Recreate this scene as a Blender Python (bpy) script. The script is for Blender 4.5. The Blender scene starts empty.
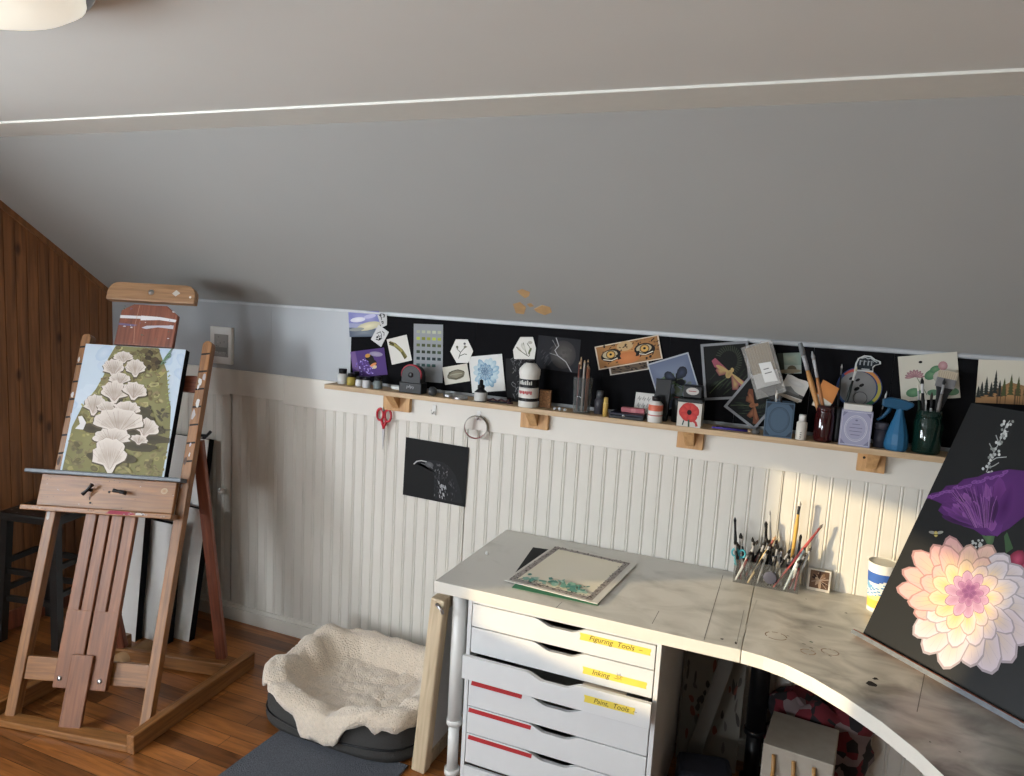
import bpy, math, random
from mathutils import Vector, Matrix, noise
R = random.Random(7)
PI = math.pi

# ------------------------------------------------------------------ camera
FPX = 728.82
CAM = Vector((0.0, -2.75, 1.71))
_a, _b, _c = -0.38145877, 0.1286498, -0.05636612
_f = Vector((math.sin(_a)*math.cos(_b), math.cos(_a)*math.cos(_b), -math.sin(_b)))
_r = Vector((math.cos(_a), -math.sin(_a), 0)); _d = _f.cross(_r)
RX = math.cos(_c)*_r + math.sin(_c)*_d
RY = -math.sin(_c)*_r + math.cos(_c)*_d
RZ = _f
cd = bpy.data.cameras.new('camera'); cam = bpy.data.objects.new('camera', cd)
bpy.context.scene.collection.objects.link(cam)
cam.matrix_world = Matrix(((RX.x, -RY.x, -RZ.x, CAM.x), (RX.y, -RY.y, -RZ.y, CAM.y), (RX.z, -RY.z, -RZ.z, CAM.z), (0, 0, 0, 1)))
cd.sensor_width = 36; cd.lens = FPX/1024*36; cd.clip_start = .05
bpy.context.scene.camera = cam

# ------------------------------------------------------------------ light
sc = bpy.context.scene
sc.view_settings.view_transform = 'Standard'; sc.view_settings.look = 'None'
sc.view_settings.gamma = 1; sc.view_settings.use_curve_mapping = False
sc.view_settings.exposure = 0.0
w = bpy.data.worlds.new('sky'); sc.world = w; w.use_nodes = True
bg = w.node_tree.nodes['Background']; bg.inputs[0].default_value = (.86, .93, 1.0, 1); bg.inputs[1].default_value = 46.0
sd = bpy.data.lights.new('sun', 'SUN'); sd.energy = 5.0; sd.color = (1.0, .78, .44); sd.angle = math.radians(.8)
sun = bpy.data.objects.new('sun', sd); sc.collection.objects.link(sun)
SUN = Vector((.80, .57, -.17)).normalized()
sun.rotation_euler = SUN.to_track_quat('-Z', 'Y').to_euler(); sun.location = (-6, -5, 3)
def portal(loc, direction, sx, sz):
    l = bpy.data.lights.new('window_portal', 'AREA'); l.shape = 'RECTANGLE'; l.size = sx; l.size_y = sz
    l.cycles.is_portal = True
    o = bpy.data.objects.new('window_portal', l); sc.collection.objects.link(o); o.location = loc
    o.rotation_euler = Vector(direction).to_track_quat('-Z', 'Y').to_euler()
portal((-3.42, -2.85, 1.48), (1, 0, 0), 1.15, .86)
portal((-3.42, -4.22, 1.38), (1, 0, 0), .9, .66)  # sky portal of the added left-wall fill window
portal((-1.95, -5.55, 1.14), (0, 1, 0), 1.1, .56)  # sky portal of the added fill window behind the camera

# ------------------------------------------------------------------ helpers
def at(u, v, y=0.0):
    r = (RX*((u-512)/FPX) + RY*((v-388)/FPX) + RZ)
    return CAM + r*((y-CAM.y)/r.y)
def atz(u, v, z):
    r = (RX*((u-512)/FPX) + RY*((v-388)/FPX) + RZ)
    return CAM + r*((z-CAM.z)/r.z)
def atp(u, v, p0, n):
    r = (RX*((u-512)/FPX) + RY*((v-388)/FPX) + RZ)
    return CAM + r*((p0-CAM).dot(n)/r.dot(n))
def lin(c):
    o = []
    for x in c[:3]:
        x = x/255.0
        o.append(x/12.92 if x <= .04045 else ((x+.055)/1.055)**2.4)
    return tuple(o)+(1.0,)

class MB:
    def __init__(s): s.v = []; s.f = []; s.m = []; s.c = []; s.sm = []
    def face(s, idx, mi=0, col=None, smooth=False):
        s.f.append(tuple(idx)); s.m.append(mi); s.sm.append(smooth)
        if col is None: col = (200, 200, 200)
        if len(idx) and isinstance(col, list): s.c.append([lin(k) for k in col])
        else: s.c.append([lin(col)]*len(idx))
    def add(s, pts): 
        n = len(s.v); s.v += [tuple(p) for p in pts]; return n
    def box(s, x0, x1, y0, y1, z0, z1, mi=0, col=None, M=None):
        P = [(x, y, z) for x in (x0, x1) for y in (y0, y1) for z in (z0, z1)]
        if M is not None: P = [M @ Vector(p) for p in P]
        n = s.add(P)
        for q in ((0,1,3,2),(4,6,7,5),(0,4,5,1),(2,3,7,6),(0,2,6,4),(1,5,7,3)): s.face([n+k for k in q], mi, col)
        return s
    def prism(s, pts, y0, y1, mi=0, col=None, M=None, smooth=False):
        # outline in x,z (counter-clockwise seen from -y), front at y0
        k = len(pts); P = [(p[0], y0, p[1]) for p in pts]+[(p[0], y1, p[1]) for p in pts]
        if M is not None: P = [M @ Vector(p) for p in P]
        n = s.add(P)
        s.face([n+i for i in range(k)], mi, col); s.face([n+k+i for i in reversed(range(k))], mi, col)
        for i in range(k): s.face([n+i, n+k+i, n+k+(i+1) % k, n+(i+1) % k], mi, col, smooth)
        return s
    def slab(s, pts, z0, z1, mi=0, col=None, mside=None):
        k = len(pts); n = s.add([(p[0], p[1], z0) for p in pts]+[(p[0], p[1], z1) for p in pts])
        s.face([n+i for i in reversed(range(k))], mi, col); s.face([n+k+i for i in range(k)], mi, col)
        for i in range(k): s.face([n+i, n+(i+1) % k, n+k+(i+1) % k, n+k+i], mi if mside is None else mside, col)
        return s
    def lathe(s, prof, seg=24, c=(0, 0, 0), mi=0, col=None, M=None, cols=None, mis=None, smooth=True, cap=True):
        rings = []
        for (r, z) in prof:
            P = [(c[0]+r*math.cos(2*PI*i/seg), c[1]+r*math.sin(2*PI*i/seg), c[2]+z) for i in range(seg)]
            if M is not None: P = [M @ Vector(p) for p in P]
            rings.append(s.add(P))
        for j in range(len(prof)-1):
            cc = cols[j] if cols else col; mm = mis[j] if mis else mi
            for i in range(seg):
                k = (i+1) % seg; s.face([rings[j]+i, rings[j]+k, rings[j+1]+k, rings[j+1]+i], mm, cc, smooth)
        if cap and prof[0][0] > 1e-5: s.face([rings[0]+i for i in reversed(range(seg))], mis[0] if mis else mi, cols[0] if cols else col)
        if cap and prof[-1][0] > 1e-5: s.face([rings[-1]+i for i in range(seg)], mis[-1] if mis else mi, cols[-1] if cols else col)
        return s
    def tube(s, pts, r, seg=8, mi=0, col=None, cols=None, closed=False, cap=True):
        pts = [Vector(p) for p in pts]; n = len(pts); rr = r if isinstance(r, (list, tuple)) else [r]*n
        rings = []; up = None
        for i, p in enumerate(pts):
            if closed: t = pts[(i+1) % n]-pts[i-1]
            else: t = pts[min(i+1, n-1)]-pts[max(i-1, 0)]
            t.normalize()
            if up is None: up = t.orthogonal().normalized()
            a = (up - t*up.dot(t))
            if a.length < 1e-6: a = t.orthogonal()
            a.normalize(); up = a; b = t.cross(a)
            rings.append(s.add([p+(a*math.cos(2*PI*k/seg)+b*math.sin(2*PI*k/seg))*rr[i] for k in range(seg)]))
        m = n if closed else n-1
        for j in range(m):
            A, B = rings[j], rings[(j+1) % n]; cc = cols[j] if cols else col
            for k in range(seg): s.face([A+k, A+(k+1) % seg, B+(k+1) % seg, B+k], mi, cc, True)
        if not closed and cap:
            s.face([rings[0]+k for k in reversed(range(seg))], mi, cols[0] if cols else col)
            s.face([rings[-1]+k for k in range(seg)], mi, cols[-1] if cols else col)
        return s
    def build(s, name, mats, parent=None, loc=None, rot=None, bevel=0, M=None, seg=2, sub=0):
        me = bpy.data.meshes.new(name); me.from_pydata(s.v, [], s.f)
        if not isinstance(mats, (list, tuple)): mats = [mats]
        for m in mats: me.materials.append(m)
        me.polygons.foreach_set('material_index', s.m); me.polygons.foreach_set('use_smooth', s.sm)
        ca = me.color_attributes.new('Col', 'FLOAT_COLOR', 'CORNER')
        flat = [x for f in s.c for c in f for x in c]
        ca.data.foreach_set('color', flat); me.update()
        o = bpy.data.objects.new(name, me); sc.collection.objects.link(o)
        if parent: o.parent = parent
        if M is not None: o.matrix_local = M
        if loc: o.location = loc
        if rot: o.rotation_euler = rot
        if bevel:
            b = o.modifiers.new('bevel', 'BEVEL'); b.width = bevel; b.segments = seg; b.limit_method = 'ANGLE'; b.angle_limit = math.radians(40)
        if sub:
            b = o.modifiers.new('subsurf', 'SUBSURF'); b.levels = sub; b.render_levels = sub
        return o
def tag(o, label, cat, group=None, kind=None):
    if label: o['label'] = label
    if cat: o['category'] = cat
    if group: o['group'] = group
    if kind: o['kind'] = kind
    return o
def struct(o): o['kind'] = 'structure'; return o
def empty(name, loc=(0, 0, 0), rot=(0, 0, 0), M=None):
    o = bpy.data.objects.new(name, None); sc.collection.objects.link(o); o.empty_display_size = .05
    if M is not None: o.matrix_world = M
    else: o.location = loc; o.rotation_euler = rot
    return o
def copy_tree(o, parent=None):
    c = o.copy(); sc.collection.objects.link(c)
    if parent: c.parent = parent
    for ch in list(o.children): copy_tree(ch, c)
    return c

# ------------------------------------------------------------------ materials
def mat(name, col, rough=.6, metal=0, var=.06, nscale=30, bump=0, bscale=60, spec=.5, trans=0, alpha=1, sheen=0, coat=0):
    m = bpy.data.materials.new(name); m.use_nodes = True; nt = m.node_tree; p = nt.nodes['Principled BSDF']
    c = lin(col); tc = nt.nodes.new('ShaderNodeTexCoord')
    n = nt.nodes.new('ShaderNodeTexNoise'); n.inputs['Scale'].default_value = nscale; n.inputs['Detail'].default_value = 5
    nt.links.new(tc.outputs['Object'], n.inputs['Vector'])
    r = nt.nodes.new('ShaderNodeValToRGB'); r.color_ramp.elements[0].position = .3; r.color_ramp.elements[1].position = .7
    r.color_ramp.elements[0].color = tuple(x*(1-var) for x in c[:3])+(1,); r.color_ramp.elements[1].color = tuple(min(1, x*(1+var)) for x in c[:3])+(1,)
    nt.links.new(n.outputs['Fac'], r.inputs[0]); nt.links.new(r.outputs[0], p.inputs['Base Color'])
    p.inputs['Roughness'].default_value = rough; p.inputs['Metallic'].default_value = metal
    p.inputs['Specular IOR Level'].default_value = spec
    p.inputs['Transmission Weight'].default_value = trans; p.inputs['Alpha'].default_value = alpha
    p.inputs['Sheen Weight'].default_value = sheen; p.inputs['Coat Weight'].default_value = coat
    if bump:
        n2 = nt.nodes.new('ShaderNodeTexNoise'); n2.inputs['Scale'].default_value = bscale; n2.inputs['Detail'].default_value = 6
        nt.links.new(tc.outputs['Object'], n2.inputs['Vector'])
        b = nt.nodes.new('ShaderNodeBump'); b.inputs['Strength'].default_value = bump; b.inputs['Distance'].default_value = .01
        nt.links.new(n2.outputs['Fac'], b.inputs['Height']); nt.links.new(b.outputs[0], p.inputs['Normal'])
    return m
def wood(name, c1, c2, rough=.45, scale=(30, 30, 2), bump=.08, knots=False, coat=0):
    m = bpy.data.materials.new(name); m.use_nodes = True; nt = m.node_tree; p = nt.nodes['Principled BSDF']
    tc = nt.nodes.new('ShaderNodeTexCoord'); mp = nt.nodes.new('ShaderNodeMapping'); mp.inputs['Scale'].default_value = scale
    nt.links.new(tc.outputs['Object'], mp.inputs[0])
    n = nt.nodes.new('ShaderNodeTexNoise'); n.inputs['Scale'].default_value = 2; n.inputs['Detail'].default_value = 8; n.inputs['Distortion'].default_value = .6
    nt.links.new(mp.outputs[0], n.inputs['Vector'])
    r = nt.nodes.new('ShaderNodeValToRGB'); r.color_ramp.elements[0].position = .32; r.color_ramp.elements[1].position = .68
    r.color_ramp.elements[0].color = lin(c1); r.color_ramp.elements[1].color = lin(c2)
    nt.links.new(n.outputs['Fac'], r.inputs[0]); out = r.outputs[0]
    if knots:
        sp = nt.nodes.new('ShaderNodeSeparateXYZ'); nt.links.new(tc.outputs['Object'], sp.inputs[0]); cb = nt.nodes.new('ShaderNodeCombineXYZ')
        nt.links.new(sp.outputs[1], cb.inputs[0]); nt.links.new(sp.outputs[2], cb.inputs[1])
        mp2 = nt.nodes.new('ShaderNodeMapping'); mp2.inputs['Scale'].default_value = (5.5, 2.6, 1)
        nt.links.new(cb.outputs[0], mp2.inputs[0])
        vo = nt.nodes.new('ShaderNodeTexVoronoi'); vo.voronoi_dimensions = '2D'; vo.inputs['Scale'].default_value = 1; nt.links.new(mp2.outputs[0], vo.inputs['Vector'])
        r2 = nt.nodes.new('ShaderNodeValToRGB'); r2.color_ramp.elements[0].position = .03; r2.color_ramp.elements[1].position = .10
        r2.color_ramp.elements[0].color = (.12, .06, .04, 1); r2.color_ramp.elements[1].color = (1, 1, 1, 1)
        nt.links.new(vo.outputs['Distance'], r2.inputs[0])
        mx = nt.nodes.new('ShaderNodeMix'); mx.data_type = 'RGBA'; mx.blend_type = 'MULTIPLY'; mx.inputs[0].default_value = .8
        nt.links.new(out, mx.inputs[6]); nt.links.new(r2.outputs[0], mx.inputs[7]); out = mx.outputs[2]
    nt.links.new(out, p.inputs['Base Color']); p.inputs['Roughness'].default_value = rough; p.inputs['Coat Weight'].default_value = coat
    b = nt.nodes.new('ShaderNodeBump'); b.inputs['Strength'].default_value = bump; b.inputs['Distance'].default_value = .01
    nt.links.new(n.outputs['Fac'], b.inputs['Height']); nt.links.new(b.outputs[0], p.inputs['Normal'])
    return m
def paintmat(name, rough, bump=.05, sat=.93, val=.85):
    m = bpy.data.materials.new(name); m.use_nodes = True; nt = m.node_tree; p = nt.nodes['Principled BSDF']
    a = nt.nodes.new('ShaderNodeVertexColor'); a.layer_name = 'Col'
    hs = nt.nodes.new('ShaderNodeHueSaturation'); hs.inputs['Saturation'].default_value = sat; hs.inputs['Value'].default_value = val
    nt.links.new(a.outputs[0], hs.inputs['Color']); nt.links.new(hs.outputs[0], p.inputs['Base Color']); p.inputs['Specular IOR Level'].default_value = .25
    p.inputs['Roughness'].default_value = rough
    tc = nt.nodes.new('ShaderNodeTexCoord'); n = nt.nodes.new('ShaderNodeTexNoise'); n.inputs['Scale'].default_value = 200
    nt.links.new(tc.outputs['Object'], n.inputs['Vector'])
    b = nt.nodes.new('ShaderNodeBump'); b.inputs['Strength'].default_value = bump; b.inputs['Distance'].default_value = .002
    nt.links.new(n.outputs['Fac'], b.inputs['Height']); nt.links.new(b.outputs[0], p.inputs['Normal'])
    return m
PAINT = paintmat('painted_paper', .7); GLOSSP = paintmat('coloured_plastic', .38, .0)
SLOPE = mat('grey_blue_wall_paint', (155, 156, 153), .5, var=.015, nscale=3, bump=.03, bscale=9)
CEIL = mat('cream_ceiling_paint', (212, 213, 208), .6, var=.015, nscale=3, bump=.03, bscale=9)
WHITE = mat('white_trim_paint', (210, 206, 197), .4, var=.02, nscale=8, bump=.03, bscale=30)
BEAD = mat('white_beadboard_paint', (206, 202, 193), .45, var=.025, nscale=5, bump=.03, bscale=40)
GREYW = mat('grey_gloss_wall_paint', (152, 156, 159), .38, var=.02, nscale=4, bump=.05, bscale=12)
PINE = wood('knotty_pine_wall', (100, 64, 37), (144, 94, 55), .5, (22, 22, 1.3), .1, True)
EASEL = wood('varnished_easel_wood', (108, 70, 36), (148, 100, 54), .4, (40, 40, 2.5), .06)
EASELR = wood('red_brown_easel_wood', (98, 50, 34), (136, 76, 52), .42, (40, 40, 2.5), .06)
SHELFW = wood('raw_pine_shelf', (164, 138, 106), (192, 166, 132), .6, (2, 30, 30), .05)
SHELFZ = wood('raw_pine_block', (170, 128, 84), (200, 158, 108), .6, (30, 30, 4), .05)
PLY = wood('pale_board_wood', (170, 150, 122), (204, 186, 156), .55, (30, 30, 2), .05)
BLACK = mat('black_mat_board', (11, 11, 14), .9, var=.1, spec=.15)
BLKP = mat('black_plastic', (16, 16, 18), .4, var=.05, spec=.3)
BLKPAINT = mat('black_painted_wood', (26, 25, 24), .35, var=.1)
METAL = mat('brushed_steel', (178, 178, 180), .3, 1, var=.05)
DMETAL = mat('grey_metal_tray', (96, 100, 104), .5, .5, var=.15, nscale=60)
WPLAST = mat('white_plastic', (212, 211, 207), .35, var=.01)
UNIT = mat('white_lacquered_drawer', (204, 205, 205), .32, var=.01)
UNITIN = mat('drawer_inside', (120, 118, 112), .6)
REDT = mat('red_masking_tape', (165, 34, 38), .55, var=.05)
FLEECE = mat('cream_fleece', (212, 196, 176), .95, var=.08, nscale=80, bump=.9, bscale=160, sheen=.5)
BEDF = mat('dark_grey_bed_fabric', (52, 50, 48), .9, var=.12, nscale=200, bump=.4, bscale=400)
RUG = mat('grey_woven_rug', (82, 85, 92), .95, var=.3, nscale=220, bump=.8, bscale=300)
CANV = mat('white_primed_canvas', (216, 214, 210), .7, var=.02, bump=.06, bscale=400)
CHIP = mat('bare_plasterboard', (186, 150, 104), .8, var=.1)
def glass(name, tint, a=.35, rough=.05):
    m = bpy.data.materials.new(name); m.use_nodes = True; nt = m.node_tree; out = nt.nodes['Material Output']
    p = nt.nodes['Principled BSDF']; p.inputs['Base Color'].default_value = lin(tint); p.inputs['Roughness'].default_value = rough
    t = nt.nodes.new('ShaderNodeBsdfTransparent'); t.inputs[0].default_value = (.9, .9, .9, 1)
    mx = nt.nodes.new('ShaderNodeMixShader'); fr = nt.nodes.new('ShaderNodeLayerWeight'); fr.inputs[0].default_value = .4
    ma = nt.nodes.new('ShaderNodeMath'); ma.operation = 'MULTIPLY_ADD'; ma.inputs[1].default_value = .22; ma.inputs[2].default_value = a
    nt.links.new(fr.outputs['Facing'], ma.inputs[0]); nt.links.new(ma.outputs[0], mx.inputs[0])
    nt.links.new(t.outputs[0], mx.inputs[1]); nt.links.new(p.outputs[0], mx.inputs[2]); nt.links.new(mx.outputs[0], out.inputs[0])
    return m
CLEAR = glass('clear_acrylic', (225, 228, 228), .03); CLEARG = glass('clear_glass', (150, 155, 155), .08)
GRNG = glass('dark_green_glass', (14, 40, 34), .72); REDG = glass('dark_red_glazed', (44, 10, 12), .97)
BAGM = glass('clear_plastic_bag', (225, 222, 215), .22, .15)

# floor: glossy orange-brown strip boards
def floormat():
    m = bpy.data.materials.new('strip_wood_floor'); m.use_nodes = True; nt = m.node_tree; p = nt.nodes['Principled BSDF']
    tc = nt.nodes.new('ShaderNodeTexCoord'); br = nt.nodes.new('ShaderNodeTexBrick')
    mr = nt.nodes.new('ShaderNodeMapping'); nt.links.new(tc.outputs['Object'], mr.inputs[0])
    br.inputs['Scale'].default_value = 1; br.inputs['Brick Width'].default_value = .62; br.inputs['Row Height'].default_value = .075
    br.inputs['Mortar Size'].default_value = .0012; br.offset = .37
    br.inputs['Color1'].default_value = lin((104, 62, 30)); br.inputs['Color2'].default_value = lin((168, 106, 54)); br.inputs['Mortar'].default_value = lin((40, 22, 12))
    nt.links.new(mr.outputs[0], br.inputs['Vector'])
    mp = nt.nodes.new('ShaderNodeMapping'); mp.inputs['Scale'].default_value = (2.5, 30, 1); nt.links.new(tc.outputs['Object'], mp.inputs[0])
    n = nt.nodes.new('ShaderNodeTexNoise'); n.inputs['Scale'].default_value = 2; n.inputs['Detail'].default_value = 8; n.inputs['Distortion'].default_value = 1
    nt.links.new(mp.outputs[0], n.inputs['Vector'])
    r = nt.nodes.new('ShaderNodeValToRGB'); r.color_ramp.elements[0].color = (.4, .36, .33, 1); r.color_ramp.elements[1].color = (1, 1, 1, 1)
    r.color_ramp.elements[0].position = .3; r.color_ramp.elements[1].position = .65
    nt.links.new(n.outputs['Fac'], r.inputs[0])
    mx = nt.nodes.new('ShaderNodeMix'); mx.data_type = 'RGBA'; mx.blend_type = 'MULTIPLY'; mx.inputs[0].default_value = .8
    nt.links.new(br.outputs['Color'], mx.inputs[6]); nt.links.new(r.outputs[0], mx.inputs[7]); nt.links.new(mx.outputs[2], p.inputs['Base Color'])
    p.inputs['Roughness'].default_value = .28
    b = nt.nodes.new('ShaderNodeBump'); b.inputs['Strength'].default_value = .15; b.inputs['Distance'].default_value = .005
    nt.links.new(n.outputs['Fac'], b.inputs['Height']); nt.links.new(b.outputs[0], p.inputs['Normal'])
    return m
FLOOR = floormat()
def deskmat():
    m = bpy.data.materials.new('stained_white_desktop'); m.use_nodes = True; nt = m.node_tree; p = nt.nodes['Principled BSDF']
    tc = nt.nodes.new('ShaderNodeTexCoord')
    mp = nt.nodes.new('ShaderNodeMapping'); mp.inputs['Scale'].default_value = (2.6, 4.2, 3); mp.inputs['Rotation'].default_value = (0, 0, .5)
    ge = nt.nodes.new('ShaderNodeNewGeometry'); nt.links.new(ge.outputs['Position'], mp.inputs[0])
    n = nt.nodes.new('ShaderNodeTexNoise'); n.inputs['Scale'].default_value = 2.2; n.inputs['Detail'].default_value = 7; n.inputs['Distortion'].default_value = .7
    nt.links.new(mp.outputs[0], n.inputs['Vector'])
    # wear grows toward the work corner on the right (object x)
    sx = nt.nodes.new('ShaderNodeSeparateXYZ'); nt.links.new(ge.outputs['Position'], sx.inputs[0])
    yy = nt.nodes.new('ShaderNodeMath'); yy.operation = 'MULTIPLY_ADD'; yy.inputs[1].default_value = -.6; nt.links.new(sx.outputs[1], yy.inputs[0]); nt.links.new(sx.outputs[0], yy.inputs[2])
    mr = nt.nodes.new('ShaderNodeMapRange'); mr.inputs['From Min'].default_value = -.7; mr.inputs['From Max'].default_value = 1.0
    mr.inputs['To Min'].default_value = -.14; mr.inputs['To Max'].default_value = .24
    nt.links.new(yy.outputs[0], mr.inputs[0])
    ad = nt.nodes.new('ShaderNodeMath'); ad.operation = 'ADD'; nt.links.new(n.outputs['Fac'], ad.inputs[0]); nt.links.new(mr.outputs[0], ad.inputs[1])
    r = nt.nodes.new('ShaderNodeValToRGB'); e = r.color_ramp.elements
    e[0].position = .42; e[0].color = lin((200, 197, 189)); e[1].position = .90; e[1].color = lin((98, 95, 90))
    k = e.new(.60); k.color = lin((178, 175, 166))
    nt.links.new(ad.outputs[0], r.inputs[0]); nt.links.new(r.outputs[0], p.inputs['Base Color'])
    p.inputs['Roughness'].default_value = .3
    return m
DESK = deskmat(); DESKE = mat('white_desk_edge', (206, 202, 192), .4, var=.02)

# ------------------------------------------------------------------ room shell
XL, XR, SL = -3.37, 2.6, .7       # left wall, right wall, roof slope (rise per metre)
KZ, CY, CZ = 1.60, -.85, 2.195    # knee wall height, ceiling edge line, ceiling height
YB = -5.45
b = MB(); b.box(XL-.1, XR+.1, YB-.1, .1, -.06, 0); struct(b.build('floor', FLOOR))
b = MB(); b.prism([(XL-.1, CZ), (XR+.1, CZ), (XR+.1, CZ+.08), (XL-.1, CZ+.08)], YB+.85, CY); struct(b.build('ceiling', CEIL))
def slope_mb(y0, z0, y1, z1):
    b = MB(); n = b.add([(XL-.1, y0, z0), (XR+.1, y0, z0), (XR+.1, y1, z1), (XL-.1, y1, z1), (XL-.1, y0, z0+.1), (XR+.1, y0, z0+.1), (XR+.1, y1, z1+.1), (XL-.1, y1, z1+.1)])
    for q in ((0,1,2,3),(7,6,5,4),(0,4,5,1),(1,5,6,2),(2,6,7,3),(3,7,4,0)): b.face([n+i for i in q])
    return b
struct(slope_mb(.1, KZ-.1*SL, CY-.02, KZ+(-CY+.02)*SL).build('ceiling', SLOPE))
struct(slope_mb(YB-.1, KZ-.1*SL, YB+.85, CZ).build('ceiling', SLOPE))
# batten along the ceiling edge: wide flat board with a thin bead
b = MB(); b.box(XL, XR, -1.012, CY+.006, CZ-.005, CZ+.01); b.box(XL, XR, -1.026, -1.012, CZ-.0065, CZ+.01)
struct(b.build('trim_1', mat('cream_trim', (214, 214, 206), .5, var=.015), bevel=.002))
# knee wall
b = MB(); b.box(XL-.1, XR+.1, .0, .1, 1.27, KZ+.05, 1); b.box(XL-.1, -2.577, .012, .1, 0, 1.27, 0); b.box(-2.566, XR+.1, .012, .1, 0, 1.27, 0); b.box(-2.577, -2.566, .092, .1, 0, 1.27, 0)
b.box(-2.338, -2.336, -.0006, .0, 1.27, KZ, 1)
struct(b.build('wall_back', [BEAD, GREYW]))
def beadpanel(x0, x1, y, z0, z1, name, base=0):
    b = MB(); p = .055; prof = []
    x = x0
    while x < x1-1e-4:
        for dx, dy in ((0, 0), (.040, 0), (.042, .003), (.0445, 0), (.0475, -.001), (.0505, 0), (.053, .003)):
            if x+dx <= x1: prof.append((x+dx, y+dy))
        x += p
    prof.append((x1, y))
    n = b.add([(q[0], q[1], z0) for q in prof]+[(q[0], q[1], z1) for q in prof]); k = len(prof)
    for i in range(k-1): b.face([n+i, n+i+1, n+k+i+1, n+k+i])
    n = b.add([(x0, y, z0), (x0, .012, z0), (x0, .012, z1), (x0, y, z1)]); b.face([n, n+3, n+2, n+1])
    n = b.add([(x1, y, z0), (x1, .012, z0), (x1, .012, z1), (x1, y, z1)]); b.face([n, n+1, n+2, n+3])
    return b.build(name, BEAD)
struct(beadpanel(-2.565, -1.295, .0, .06, 1.15, 'wall_back'))
struct(beadpanel(-1.29, -.035, .001, .06, 1.135, 'wall_back'))
struct(beadpanel(-.031, XR, -.006, .06, 1.135, 'wall_back'))
# hatch door in the knee wall
hd = beadpanel(-3.28, -2.578, .004, .07, 1.135, 'door_1'); struct(hd)
b = MB(); b.lathe([(.006, 0), (.008, .012), (.016, .018), (.018, .028), (.012, .036), (0, .038)], 16, M=Matrix.Translation((-2.615, .004, .66)) @ Matrix.Rotation(PI/2, 4, 'X'))
b.build('knob', WPLAST, hd)
b = MB(); b.box(XL, -2.25, -.012, .012, 1.15, 1.27); b.box(-2.249, XR, -.0125, .012, 1.135, 1.27); b.box(XL, -2.578, -.006, .012, 1.137, 1.15)
struct(b.build('trim_2', WHITE, bevel=.002))
b = MB(); b.box(XL, XR, -.014, .012, 0.0, .065); b.box(XL, XR, -.008, .012, .065, .085)
struct(b.build('baseboard_back', WHITE, bevel=.003))
b = MB(); b.box(XL, XR, -.007, 0, KZ-.013, KZ-.004); struct(b.build('trim_3', mat('grey_slope_trim', (176, 179, 182), .4), bevel=.001))
# left gable wall with a window opening (window sits behind the camera's left)
WY0, WY1, WZ0, WZ1 = -3.40, -2.30, 1.07, 1.90
def gable(X0, X1, m, name, win=None):
    b = MB(); pr = []
    def roofz(y): return min(CZ+.05, KZ+(-y)*SL, KZ+(y-YB)*SL)
    y = .02; pitch = .052
    while y > YB-.02:
        y1 = max(y-pitch+.005, YB-.05)
        hit = [q for q in (win or []) if y > q[0] and y1 < q[1]]; segs = [(0, None)] if not hit else [(0, hit[0][2]), (hit[0][3], None)]
        for z0, z1 in segs:
            za, zb = (roofz(y)+.03, roofz(y1)+.03) if z1 is None else (z1, z1)
            n = b.add([(X0, y, z0), (X0, y1, z0), (X0, y1, zb), (X0, y, za), (X1, y, z0), (X1, y1, z0), (X1, y1, zb), (X1, y, za)])
            for q in ((0,1,2,3),(4,7,6,5),(0,3,7,4),(1,5,6,2),(3,2,6,7),(0,4,5,1)): b.face([n+i for i in q])
        y -= pitch
    # solid backing behind the groove gaps
    X2 = X0+(-.05 if X0 < 0 else .05); Xg = X0+(-.004 if X0 < 0 else .004)
    ys = sorted([.1, CY, YB+.85, YB-.1]+[v for q in (win or []) for v in q[:2]], reverse=True)
    for i in range(len(ys)-1):
        ya, yb = ys[i], ys[i+1]
        hit = [q for q in (win or []) if ya <= q[1]+1e-6 and yb >= q[0]-1e-6]; parts = [(0, None)] if not hit else [(0, hit[0][2]), (hit[0][3], None)]
        for z0, z1 in parts:
            za, zb = (roofz(ya)+.05, roofz(yb)+.05) if z1 is None else (z1, z1)
            n = b.add([(Xg, ya, z0), (Xg, yb, z0), (Xg, yb, zb), (Xg, ya, za), (X2, ya, z0), (X2, yb, z0), (X2, yb, zb), (X2, ya, za)])
            for q in ((0,1,2,3),(4,7,6,5),(0,3,7,4),(1,5,6,2),(3,2,6,7),(0,4,5,1)): b.face([n+i for i in q])
    return b.build(name, m)
FILL_WIN = (-4.68, -3.78, 1.05, 1.72)  # unseen extra opening, added so the left side gets more skylight
struct(gable(XL, XL-.02, PINE, 'wall_left', [(WY0, WY1, WZ0, WZ1), FILL_WIN]))
struct(gable(XR, XR+.02, mat('cream_wall_paint', (196, 186, 168), .6), 'wall_right'))
# batten where the pine meets the slope
b = MB(); n = b.add([(XL, 0, KZ-.03), (XL, CY, KZ-CY*SL-.03), (XL, CY, KZ-CY*SL), (XL, 0, KZ)] + [(XL+.012, 0, KZ-.03), (XL+.012, CY, KZ-CY*SL-.03), (XL+.012, CY, KZ-CY*SL), (XL+.012, 0, KZ)])
for q in ((0,3,2,1),(4,5,6,7),(0,1,5,4),(1,2,6,5),(2,3,7,6),(3,0,4,7)): b.face([n+i for i in q])
struct(b.build('trim_4', PINE))
b = MB(); b.box(XL, XL+.014, YB, 0, 0, .09); struct(b.build('baseboard_left', EASELR, bevel=.003))
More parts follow.
